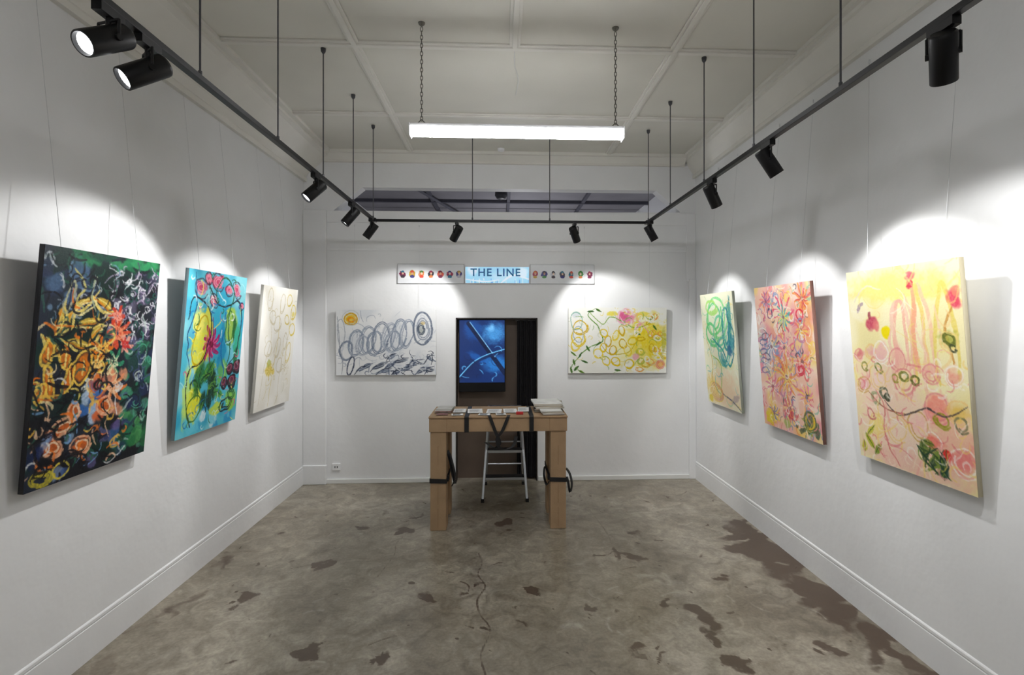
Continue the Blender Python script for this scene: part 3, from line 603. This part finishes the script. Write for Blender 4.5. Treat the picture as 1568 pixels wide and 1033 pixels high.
g = G(); g.box((-1.735, YB - .012, 2.60), (1.93, YB, 2.715)); g.box((-1.735, YB - .008, 2.32), (1.93, YB, 2.345)); g.obj('trim_4', M_wall, bevel=.003)
g = G(); g.prism([(XL,3.0),(XL+.03,3.0),(XL+.03,3.035),(XL+.02,3.05),(XL+.05,3.09),(XL+.22,3.235),(XL+.25,3.25),(XL+.25,3.275),(XL+.29,3.275),(XL+.29,ZC),(XL,ZC)], YF, YB); g.obj('trim_5', M_ctrim)
g = G(); g.prism([(XR,3.08),(XR-.03,3.08),(XR-.03,3.11),(XR-.02,3.12),(XR-.05,3.16),(XR-.1,3.25),(XR-.12,3.255),(XR-.12,3.275),(XR-.15,3.275),(XR-.15,ZC),(XR,ZC)][::-1], YF, YB); g.obj('trim_6', M_ctrim)
g = G()
poly = [(0,3.2),(-.03,3.2),(-.03,3.22),(-.08,3.27),(-.11,3.27),(-.11,ZC),(0,ZC)]
n = len(poly); v = [(x, YB + d, z) for x in (XL + .2, XR - .12) for d, z in poly]
f = [tuple(range(n)), tuple(range(2*n-1, n-1, -1))] + [(i, n+i, n+(i+1) % n, (i+1) % n) for i in range(n)]
g.add(v, f); g.obj('trim_7', M_ctrim)
g = G()
def batten_x(y): 
    g.box((XL + .29, y - .034, ZC - .012), (XR - .15, y + .034, ZC)); g.box((XL + .29, y - .016, ZC - .022), (XR - .15, y + .016, ZC - .01))
def batten_y(x, y0, y1):
    g.box((x - .034, y0, ZC - .011), (x + .034, y1, ZC)); g.box((x - .016, y0, ZC - .021), (x + .016, y1, ZC - .009))
for y in (4.24, 3.18, 2.12, 1.06, 0, -1.06): batten_x(y)
batten_y(-.89, YF, YB); batten_y(1.08, YF, YB); batten_y(.085, YF, 3.18)
g.obj('trim_8', M_ctrim, bevel=.003)

# ------------------------------------------------------------------ track lighting
TL_, TR_, TB, TZ = -1.1, 1.3, 4.54, 2.49
tr = empty('track_light_rail', (0, TB, TZ))
g = G(); hw, hh = .014, .011
def rail(a, b_):
    g.box((min(a[0], b_[0]) - hw, min(a[1], b_[1]) - hw, TZ - hh), (max(a[0], b_[0]) + hw, max(a[1], b_[1]) + hw, TZ + hh))
rail((TL_, -1.2), (TL_, TB)); rail((TL_, TB), (TR_, TB)); rail((TR_, -1.2), (TR_, TB))
for x in (TL_, TR_):
    g.box((x - .02, TB - .05, TZ - .014), (x + .02, TB + .02, TZ + .014))
g.obj('rails', M_black, tr, bevel=.002)
g = G()
rods = [(TL_, y) for y in (-.7, -.05, .6, 1.28, 1.94, 2.6, 3.25, 3.9, 4.5)] + [(TR_, y) for y in (-.7, -.05, .6, 1.25, 1.92, 2.6, 3.25, 3.91, 4.5)] + [(-.25, TB), (.43, TB)]
for x, y in rods:
    g.cyl((x, y, TZ), (x, y, ZC - .005), .0038, n=8); g.lathe((x, y, ZC - .022), (0, 0, -1), [(-.02, .016), (0, .014), (.012, .006)], 12); g.cyl((x, y, TZ + .01), (x, y, TZ + .03), .007, n=10)
g.obj('suspension_rods', M_rod, tr)

def spot(x, y, tgt=None, d=None, energy=40, size=80, drop=.1, blend=.4):
    e = empty('track_spotlight', (x, y, TZ - .02))
    piv = Vector((x, y, TZ - drop))
    d = (Vector(tgt) - piv).normalized() if tgt else Vector(d).normalized()
    L_, r = .142, .035
    p0 = piv - d * .06
    g = G()
    g.lathe(p0, d, [(0, r * .86), (.004, r * .97), (.01, r), (L_ - .002, r), (L_, r * .97), (L_, r * .86), (L_ - .012, r * .8), (L_ - .014, .001)], 32)
    g.obj('lamp_housing', M_black, e, True)
    g = G(); g.box((x - .014, y - .045, TZ - .036), (x + .014, y + .045, TZ - .0115)); g.cyl((x, y, TZ - .035), (x, y, TZ - drop + .032), .008, n=12)
    side = d.cross(Vector((0, 0, 1)));
    side = side.normalized() if side.length > .05 else Vector((1, 0, 0))
    for s_ in (-1, 1):
        a = piv + side * s_ * (r + .004)
        top = Vector((x, y, TZ - .045))
        g.tube([top, top + side * s_ * (r + .004), a], .004, 8)
        g.cyl(a - side * s_ * .006, a + side * s_ * .004, .009, n=12)
    g.obj('mount_bracket', M_black, e)
    g = G(); q = p0 + d * (L_ - .013); g.cyl(q, q + d * .002, r * .8, n=16); g.obj('lamp_lens', M_lens, e)
    l = bpy.data.lights.new('spot_beam', 'SPOT'); l.energy = energy; l.spot_size = math.radians(size); l.spot_blend = blend; l.shadow_soft_size = .025; l.color = (1, .992, .98)
    o = bpy.data.objects.new('spot_beam', l); COL.objects.link(o)
    o.location = p0 + d * (L_ + .004); o.rotation_euler = d.to_track_quat('-Z', 'Y').to_euler(); adopt(o, e)

E = 45
spot(TL_, 1.50, d=(-.25, -.75, -.55), energy=E, drop=.095); spot(TL_, 1.66, d=(-.5, -.6, -.6), energy=E, drop=.105)
spot(TL_, 3.12, (XL, 2.46, 1.28), energy=E * 1.15, size=82); spot(TL_, 3.86, (XL, 3.5, 1.2), energy=E * .9, size=78); spot(TL_, 4.44, (XL, 4.42, 1.2), energy=E * .8, size=76)
spot(-.385, TB, (-1.1, YB, 1.25), energy=E * .82, size=80); spot(.648, TB, (1.18, YB, 1.25), energy=E * .82, size=80)
spot(TR_, 4.44, (XR, 4.45, 1.15), energy=E * .7, size=78); spot(TR_, 3.13, (XR, 3.38, 1.15), energy=E * .72, size=80); spot(TR_, 2.46, (XR, 2.4, 1.3), energy=E * .78, size=84); spot(TR_, 1.46, d=(.4, .43, -.78), energy=E * .85, size=96)

# ------------------------------------------------------------------ fluorescent batten, plus an added fill batten
def batten_light(cy, cx=.095, dm=M_diff, zt=2.722):
    e = empty('fluorescent_batten_light', (cx, cy, zt)); hl = .605
    g = G(); g.box((cx - hl, cy - .036, zt - .022), (cx + hl, cy + .036, zt)); g.box((cx - hl - .006, cy - .04, zt - .07), (cx - hl, cy + .04, zt)); g.box((cx + hl, cy - .04, zt - .07), (cx + hl + .006, cy + .04, zt))
    g.obj('housing', M_white_pl, e, bevel=.003)
    g = G(); n = 6
    pr = [(-.038, zt - .02)] + [(-.038 * math.cos(math.pi * i / n) , zt - .038 - .028 * math.sin(math.pi * i / n)) for i in range(n + 1)] + [(.038, zt - .02)]
    k = len(pr); v = [(x, cy + d, z) for x in (cx - hl, cx + hl) for d, z in pr]
    g.add(v, [tuple(range(k)), tuple(range(2*k-1, k-1, -1))] + [(i, k+i, k+(i+1) % k, (i+1) % k) for i in range(k)])
    g.obj('diffuser', dm, e)
    g = G()
    for sx in (-.545, .565):
        x = cx + sx; z = zt + .035; i = 0
        g.tube([(x - .03, cy, zt), (x, cy, zt + .03), (x + .03, cy, zt)], .003, 6)
        while z < ZC - .02:
            pts = []
            for j in range(9):
                t = 2 * math.pi * j / 8; dx = .007 * math.cos(t); dz = .015 * math.sin(t)
                pts.append((x + dx, cy, z + dz) if i % 2 == 0 else (x, cy + dx, z + dz))
            g.tube(pts, .0022, 5); z += .023; i += 1
        g.lathe((x, cy, ZC), (0, 0, -1), [(0, .02), (.008, .018), (.02, .006)], 12)
    g.obj('chains', M_chain, e)
    return e
batten_light(2.95)
batten_light(-.4, dm=M_fill)  # added batten behind the camera, out of view, gives weak ambient fill

g = G(); g.lathe((.08, 2.62, ZC), (0, 0, -1), [(0, .03), (.02, .03), (.035, .02), (.045, .008)], 20); g.obj('smoke_detector', M_white_pl, smooth=True)
g = G(); g.lathe((.0, 5.05, ZC), (0, 0, -1), [(0, .035), (.02, .033), (.03, .01)], 20); g.obj('smoke_detector.001', M_white_pl, smooth=True)
g = G(); g.tube(catmull([(.085, 3.2, ZC - .012), (.09, 3.4, ZC - .004), (.12, 3.6, ZC - .005), (.11, 3.85, ZC - .004)]), .003); g.obj('ceiling_cord', M_trim)
e = empty('power_outlet', (-1.64, YB, .17)); g = G(); g.box((-1.68, YB - .012, .13), (-1.60, YB, .20)); g.obj('plate', M_white_pl, e, bevel=.004)
g = G(); g.box((-1.655, YB - .014, .155), (-1.648, YB - .011, .175)); g.box((-1.632, YB - .014, .155), (-1.625, YB - .011, .175)); g.obj('switches', M_rod, e)

# ------------------------------------------------------------------ doorway board, tv, curtain
g = G(); g.box((DX0 - .05, Y2 + .002, 0), (DX1 + .05, Y2 + .03, DZ + .05)); g.obj('doorway_board', M_board)  # brown board closing the doorway from behind
g = G(); fw = .012
g.box((DX0, YB - .012, 0), (DX0 + fw, YB + .07, DZ)); g.box((DX1 - fw, YB - .012, 0), (DX1, YB + .07, DZ)); g.box((DX0, YB - .012, DZ - fw), (DX1, YB + .07, DZ)); g.obj('trim_9', mat('dark_frame', (44, 38, 34), .5))
tv = empty('television', (-.18, YB + .03, 1.28))
g = G(); g.box((-.43, YB + .02, .90), (.045, YB + .06, 1.635)); g.obj('casing', M_black, tv, bevel=.004)
g = G(); g.box((-.3, YB + .06, 1.1), (-.1, Y2 + .001, 1.4)); g.obj('wall_mount', M_black, tv)
m, nt, b = newmat('tv_picture'); N, L = nt.nodes, nt.links
T = Art(90, 130, (10, 36, 84), 9)
T.blob(.75,.2,.35,.3,(60,130,186),.9,0,.6,.5); T.blob(.3,.15,.25,.3,(16,66,130),.8,0,.5); T.blob(.8,.7,.4,.25,(36,120,190),.7,0,.6); T.blob(.2,.8,.4,.3,(8,28,70),.8,0,.5); T.blob(.4,.6,.3,.1,(20,80,150),.7,.6,.5)
T.stroke([(.2,.05),(.5,.35),(.75,.6),(1,.85)],.1,(6,16,44),.95,False); T.stroke([(.23,.03),(.53,.33),(.78,.58)],.02,(120,180,220),.8,False)
T.stroke([(.0,.95),(.3,.7),(.6,.58),(1,.5)],.07,(10,28,66),.9,False); T.stroke([(.0,.9),(.3,.67),(.6,.55),(1,.46)],.02,(110,190,230),.8,False); T.blob(.7,.12,.1,.12,(120,180,220),.6,0,.8); T.scrib(14,(.1,.5,.95,.95),[(90,170,220),(6,20,60)],.2,.02,.6)
def flat_pic(name, A, x0, x1, z0, z1, y, m, parent):
    H, W = A.c.shape[:2]; X = np.linspace(x0, x1, W)[None, :].repeat(H, 0); Z = np.linspace(z1, z0, H)[:, None].repeat(W, 1)
    o = grid_mesh(name, X, np.full_like(X, y), Z, s2l(A.c.clip(0, 1) * 255)); o.data.materials.append(m); adopt(o, parent); return o
at = N.new('ShaderNodeAttribute'); at.attribute_name = 'paint'; L.new(at.outputs['Color'], b.inputs['Emission Color']); b.inputs['Emission Strength'].default_value = 1.7; b.inputs['Base Color'].default_value = (.01, .01, .012, 1); b.inputs['Roughness'].default_value = .3
flat_pic('screen', T, -.42, .036, .995, 1.625, YB + .0185, m, tv)
g = G(); n = 60; v = []; f = []
for i in range(n + 1):
    x = .165 + (DX1 - .014 - .165) * i / n; yy = YB + .045 + .014 * math.sin(i * .95) + .006 * math.sin(i * .37)
    v += [(x, yy, .02), (x, yy + .003 * math.sin(i), .8), (x, yy, 1.625)]
for i in range(n):
    for j in range(2): f.append((3*i+j, 3*i+3+j, 3*i+4+j, 3*i+1+j))
g.add(v, f); g.obj('black_curtain', M_curtain, smooth=True)
g = G(); g.cyl((.15, YB + .045, 1.625), (DX1 - .012, YB + .045, 1.625), .007); g.obj('curtain_rod', M_rod)

# ------------------------------------------------------------------ wall sign
sg = empty('wall_sign', (0, YB, 2.095))
m_ac = mat('sign_card', (222, 224, 227), .35, var=.02); m_edge = mat('sign_edge', (170, 172, 174), .4)
g = G(); g.box((-1.035, YB - .012, 1.995), (-.37, YB - .002, 2.19)); g.box((.295, YB - .012, 1.995), (.95, YB - .002, 2.19)); g.obj('side_panels', m_ac, sg)
g = G()
for (a, c) in ((-1.035, -.37), (.295, .95)):
    g.box((a, YB - .014, 2.187), (c, YB - .002, 2.191)); g.box((a, YB - .014, 1.994), (c, YB - .002, 1.998))
    g.box((a, YB - .014, 1.994), (a + .004, YB - .002, 2.191)); g.box((c - .004, YB - .014, 1.994), (c, YB - .002, 2.191))
g.obj('panel_edges', m_edge, sg)
g = G(); g.box((-.362, YB - .03, 1.995), (.288, YB - .002, 2.165)); g.obj('lightbox', M_white_pl, sg, bevel=.003)
m, nt, b = newmat('sign_print'); N, L = nt.nodes, nt.links; at = N.new('ShaderNodeAttribute'); at.attribute_name = 'paint'; L.new(at.outputs['Color'], b.inputs['Emission Color']); b.inputs['Emission Strength'].default_value = .65; L.new(at.outputs['Color'], b.inputs['Base Color'])
S_ = Art(200, 52, (150, 200, 230), 4); S_.blob(.1,.2,.12,.1,(220,238,248),.9,0,.6); S_.blob(.6,.6,.3,.1,(180,216,238),.9,0,.6); S_.blob(.9,.3,.1,.14,(214,234,246),.9,0,.5)
for i in range(34):
    u = S_.r.random(); h_ = S_.r.uniform(.15, .5); S_.stroke([(u, 1), (u, 1 - h_ * .6)], .012, S_.r.choice([(90,150,190),(130,184,214),(226,240,246),(70,126,176)]), .7, False)
S_.stroke([(.55,1),(.75,.5),(1,.75)],.03,(226,236,240),.8); S_.stroke([(0,.75),(.3,.9),(.5,.8)],.02,(236,246,250),.8)
flat_pic('lightbox_face', S_, -.356, .282, 2.0, 2.16, YB - .0305, m, sg)
cu = bpy.data.curves.new('sign_text', 'FONT'); cu.body = 'THE LINE'; cu.size = .108; cu.extrude = .002; cu.offset = .002; cu.align_x = 'CENTER'; cu.space_character = 1.15
to = bpy.data.objects.new('sign_lettering', cu); COL.objects.link(to); to.location = (-.055, YB - .033, 2.07); to.rotation_euler = (math.pi / 2, 0, 0); cu.materials.append(mat('lettering_blue', (30, 120, 170), .5)); adopt(to, sg)
pm, nt, b = newmat('portrait_print'); at = nt.nodes.new('ShaderNodeAttribute'); at.attribute_name = 'paint'; nt.links.new(at.outputs['Color'], b.inputs['Base Color']); b.inputs['Roughness'].default_value = .4
pal = [(110,24,60),(206,70,50),(60,50,60),(190,150,50),(150,30,70),(30,110,140),(210,120,60),(50,50,120),(60,130,60),(30,30,40),(190,190,200)]
for si, (a, c) in enumerate(((-1.02, -.385), (.31, .935))):
    P = Art(300, 62, (222, 224, 227), 40 + si)
    for i in range(7):
        u = .058 + i * .147; q = P.r
        c1_, c2_, c3_ = pal[(i * 3 + si * 4) % 11], pal[(i * 5 + 2 + si) % 11], pal[(i * 7 + 5 + si) % 11]
        P.blob(u, .5, .048, .05, c1_, .98, 0, .12, .9)
        P.blob(u, .72, .036, .028, c2_, .98, 0, .2, .3); P.blob(u, .36, .028, .026, c3_, .98, 0, .2, .3)
        P.blob(u + .002, .47, .017, .022, [(236,196,166),(214,164,134),(244,216,196)][i % 3], .98, 0, .2, .2); P.stroke([(u - .03, .84), (u + .03, .84)], .008, (236, 236, 236), .8)
        P.stroke([(u - .008, .44), (u - .004, .44)], .006, (40, 30, 30)); P.stroke([(u + .006, .44), (u + .01, .44)], .006, (40, 30, 30))
    flat_pic('portrait_strip_%d' % (si + 1), P, a, c, 2.03, 2.155, YB - .0145, pm, sg)

# ------------------------------------------------------------------ cardboard table
x0, x1, y0, y1, zt = -.556, .518, 3.985, 4.48, .878
tb = empty('cardboard_table', (-.02, 4.23, 0))
g = G(); g.box((x0, y0, zt - .012), (x1, y1, zt)); g.obj('tabletop', M_card, tb, bevel=.003)
g = G()
g.box((x0 + .004, y0 + .004, zt - .118), (x1 - .004, y0 + .035, zt - .0125)); g.box((x0 + .004, y1 - .035, zt - .118), (x1 - .004, y1 - .004, zt - .0125))
g.box((x0 + .004, y0 + .036, zt - .118), (x0 + .03, y1 - .036, zt - .0125)); g.box((x1 - .03, y0 + .036, zt - .118), (x1 - .004, y1 - .036, zt - .0125))
g.obj('apron', M_card, tb, bevel=.004)
g = G()
for a in (x0 + .012, x1 - .134):
    for c in (y0 + .012, y1 - .15):
        g.box((a, c, .0), (a + .122, c + .138, zt - .119))
    g.box((a + .02, y0 + .151, .0), (a + .102, y1 - .151, zt - .119))
g.obj('legs', M_card, tb, bevel=.005)
g = G()
for a in (x0 + .012, x1 - .134):
    for z in (.02, .2, .5): g.box((a + .0595, y0 + .0105, z), (a + .0615, y0 + .0118, z + .15))
for xx in (x0 + .14, x1 - .14): g.box((xx - .001, y0 + .0025, zt - .116), (xx + .001, y0 + .004, zt - .013))
g.box((x0, y0 - .001, zt - .0125), (x1, y0 + .003, zt - .0105))
g.obj('fold_lines', M_cardedge, tb)
g = G()
for xc in (-.264, .236):
    g.ribbon([(xc, y1 - .02, zt + .002), (xc, y0 + .0, zt + .002), (xc, y0 - .004, zt - .004), (xc, y0 - .004, zt - .12), (xc, y0 + .02, zt - .124)], (.034, 0, 0), .0015)
g.ribbon(catmull([(-.09, y0 + .02, zt + .003), (-.086, y0 - .005, zt), (-.045, y0 - .008, zt - .11), (-.01, y0 - .01, zt - .2), (-.05, y0 + .0, zt - .24), (-.12, y0 + .01, zt - .2)], 4), (.026, .001, 0), .0015)
g.ribbon(catmull([(.06, y0 + .02, zt + .003), (.056, y0 - .005, zt), (.01, y0 - .010, zt - .11), (-.03, y0 - .012, zt - .17), (.0, y0 - .01, zt - .25), (.09, y0 + .01, zt - .235), (.12, y0 + .03, zt - .16)], 4), (.026, .001, 0), .0015)
for a in (x0 + .012, x1 - .134):
    A0, A1, B0, B1 = a - .003, a + .125, y0 + .009, y1 - .009
    pts = [(A0, B0, .385), (A1, B0, .38), (A1, B1, .385), (A0, B1, .385), (A0, B0, .385)]
    for i in range(4):
        p, q = Vector(pts[i]), Vector(pts[i + 1]); g.ribbon([p, q], (0, 0, .034), .002)
    bx = A1 if a < 0 else A0
    g.box((bx - .012, y0 + .06, .365), (bx + .012, y0 + .12, .41))
g.ribbon(catmull([(x0 + .14, y0 + .1, .4), (x0 + .17, y0 + .08, .5), (x0 + .155, y0 + .07, .58), (x0 + .18, y0 + .06, .5), (x0 + .2, y0 + .05, .4), (x0 + .175, y0 + .06, .33)], 4), (.006, .028, 0), .003)
g.ribbon([(x0 + .138, y0 + .09, .6), (x0 + .165, y0 + .07, .5), (x0 + .18, y0 + .06, .42), (x0 + .2, y0 + .05, .35)], (.02, .01, 0), .003)
g.ribbon(catmull([(x1 - .14, y0 + .1, .4), (x1 - .17, y0 + .08, .47), (x1 - .18, y0 + .07, .4), (x1 - .16, y0 + .06, .33), (x1 - .138, y0 + .05, .36)], 4), (.012, .028, 0), .003)
g.ribbon(catmull([(x1 - .008, y0 + .05, .46), (x1 + .02, y0 + .03, .42), (x1 + .035, y0 + .02, .34), (x1 + .02, y0 + .02, .28), (x1 + .005, y0 + .02, .36), (x1 - .006, y0 + .02, .4)], 4), (.014, .02, 0), .003)
g.obj('straps', M_strap, tb)

def rz(a): return Matrix.Rotation(a, 3, 'Z')
def flatbox(name, cx, cy, w, d, z, h, ang, m, parent=None, bev=.001):
    g = G(); g.box((cx - w/2, cy - d/2, z), (cx + w/2, cy + d/2, z + h), rz(ang)); return g.obj(name, m, parent, bevel=bev)
m_pages = mat('book_pages', (222, 216, 200), .7, var=.06, nscale=200); m_cov = [mat('cover_%d' % i, c, .45, var=.12, nscale=12) for i, c in enumerate([(190,188,182),(220,218,212),(60,56,54),(200,190,172),(228,228,224)])]
def stack(name, cx0, cy0, w, d, n, seed, cols, t=.0135):
    r = random.Random(seed); e = empty(name, (cx0, cy0, zt)); z = zt + .006
    for i in range(n):
        a = r.uniform(-.09, .09); cx = cx0 + r.uniform(-.01, .01); cy = cy0 + r.uniform(-.01, .01); R_ = rz(a); c = (cx, cy, z)
        g = G(); g.box((cx - w/2, cy - d/2, z), (cx + w/2, cy + d/2, z + .0025), R_, c); g.box((cx - w/2, cy - d/2, z + t - .003), (cx + w/2, cy + d/2, z + t - .0005), R_, c); g.box((cx + w/2 - .003, cy - d/2, z), (cx + w/2, cy + d/2, z + t - .0005), R_, c)
        g.obj('cover_%d' % (i + 1), cols[i % len(cols)], e)
        g = G(); g.box((cx - w/2 + .004, cy - d/2 + .006, z + .0025), (cx + w/2 - .004, cy + d/2 - .004, z + t - .003), R_, c); g.obj('pages_%d' % (i + 1), m_pages, e); z += t
    return e
stack('book_stack', .385, 4.27, .23, .28, 5, 1, [m_cov[0], m_cov[2], m_cov[1], m_cov[3], m_cov[4]])
stack('book_stack', .40, 4.07, .17, .1, 3, 2, [m_cov[1], m_cov[3], m_cov[4]], .009)
stack('brochure_stack', -.46, 4.22, .13, .18, 4, 3, [m_cov[0], mat('brochure_art', (150,100,90), .5, var=.7, nscale=40), m_cov[4]], .007)
flatbox('leaflet', -.46, 4.07, .09, .07, zt + .006, .003, .1, mat('brochure_pic', (130,90,90), .5, var=.8, nscale=50))
for (cx, cy, w, d, a) in [(-.21, 4.2, .12, .19, .06), (-.055, 4.19, .12, .18, -.04), (.075, 4.2, .11, .18, .03), (.185, 4.26, .09, .2, -.05), (-.335, 4.22, .1, .17, .02), (-.34, 4.045, .09, .07, .1), (-.13, 4.045, .09, .07, -.1), (.0, 4.045, .08, .07, .1)]:
    o = flatbox('paper_sheet', cx, cy, w, d, zt + .007, .002, a, M_paper)
    g = G(); R_ = rz(a)
    for k in range(5): g.box((cx - w * .38, cy - d * .35 + k * d * .15, zt + .009), (cx + w * (.3 - .1 * (k % 2)), cy - d * .35 + k * d * .15 + .006, zt + .0096), R_, (cx, cy, zt))
    g.obj('print_lines', m_cov[2], o)
g = G(); g.box((.12, 4.05, zt + .001), (.175, 4.09, zt + .02)); g.obj('red_card_box', mat('red_card', (186, 40, 40), .5), bevel=.002)

# ------------------------------------------------------------------ step ladder
sl = empty('stepladder', (.03, 4.75, 0))
g = G()
def beam(p, q, w, d):
    p, q = Vector(p), Vector(q); ax = (q - p).normalized(); sx = Vector((1, 0, 0)); sx = (sx - ax * sx.dot(ax)).normalized(); sy = ax.cross(sx)
    v = [b_ + sx * i * w / 2 + sy * j * d / 2 for b_ in (p, q) for i, j in ((-1,-1),(1,-1),(1,1),(-1,1))]
    g.add(v, [(0,3,2,1),(4,5,6,7),(0,1,5,4),(1,2,6,5),(2,3,7,6),(3,0,4,7)])
beam((-.165, 4.62, 0), (-.11, 4.86, .8), .02, .035); beam((.235, 4.62, 0), (.18, 4.86, .8), .02, .035)
beam((-.15, 5.12, 0), (-.105, 4.9, .8), .018, .022); beam((.22, 5.12, 0), (.175, 4.9, .8), .018, .022)
beam2 = [(.19, -.148), (.42, -.132), (.65, -.118)]
for z, xa in beam2:
    yy = 4.62 + .3 * z; g.box((xa, yy - .01, z - .012), (.07 - xa, yy + .085, z + .012))
g.box((-.125, 4.83, .785), (.195, 4.95, .81)); g.tube([(-.14, 5.06, .22), (.21, 5.06, .22)], .008); g.tube([(-.13, 5.0, .45), (.2, 5.0, .45)], .008)
g.obj('frame', M_alu, sl, bevel=.002)
g = G()
for z, xa in beam2:
    yy = 4.62 + .3 * z; g.box((xa + .01, yy - .012, z + .012), (.06 - xa, yy + .08, z + .016))
for x, y in ((-.165, 4.62), (.235, 4.62), (-.15, 5.12), (.22, 5.12)): g.box((x - .014, y - .022, 0), (x + .014, y + .022, .03))
g.obj('treads_and_feet', M_strap, sl)
g = G(); g.lathe((.04, 4.83, .667), (0, 0, 1), [(0, .085), (.02, .1), (.06, .1), (.09, .08), (.1, .03)], 20)
g.obj('black_pouch', M_strap, sl, smooth=True)

# ------------------------------------------------------------------ camera
th = math.radians(2.6)
cam = bpy.data.cameras.new('camera'); co = bpy.data.objects.new('camera', cam); COL.objects.link(co)
cam.sensor_width = 36; cam.lens = 790 / 1568 * 36; cam.shift_x = -19 / 1568; cam.shift_y = -22.5 / 1568; cam.clip_start = .02
co.location = (0, 0, 1.6); co.rotation_euler = (math.pi / 2, 0, -th)
scene.camera = co
w = bpy.data.worlds.new('world'); scene.world = w; w.use_nodes = True; w.node_tree.nodes['Background'].inputs[0].default_value = (.3, .32, .35, 1); w.node_tree.nodes['Background'].inputs[1].default_value = .3
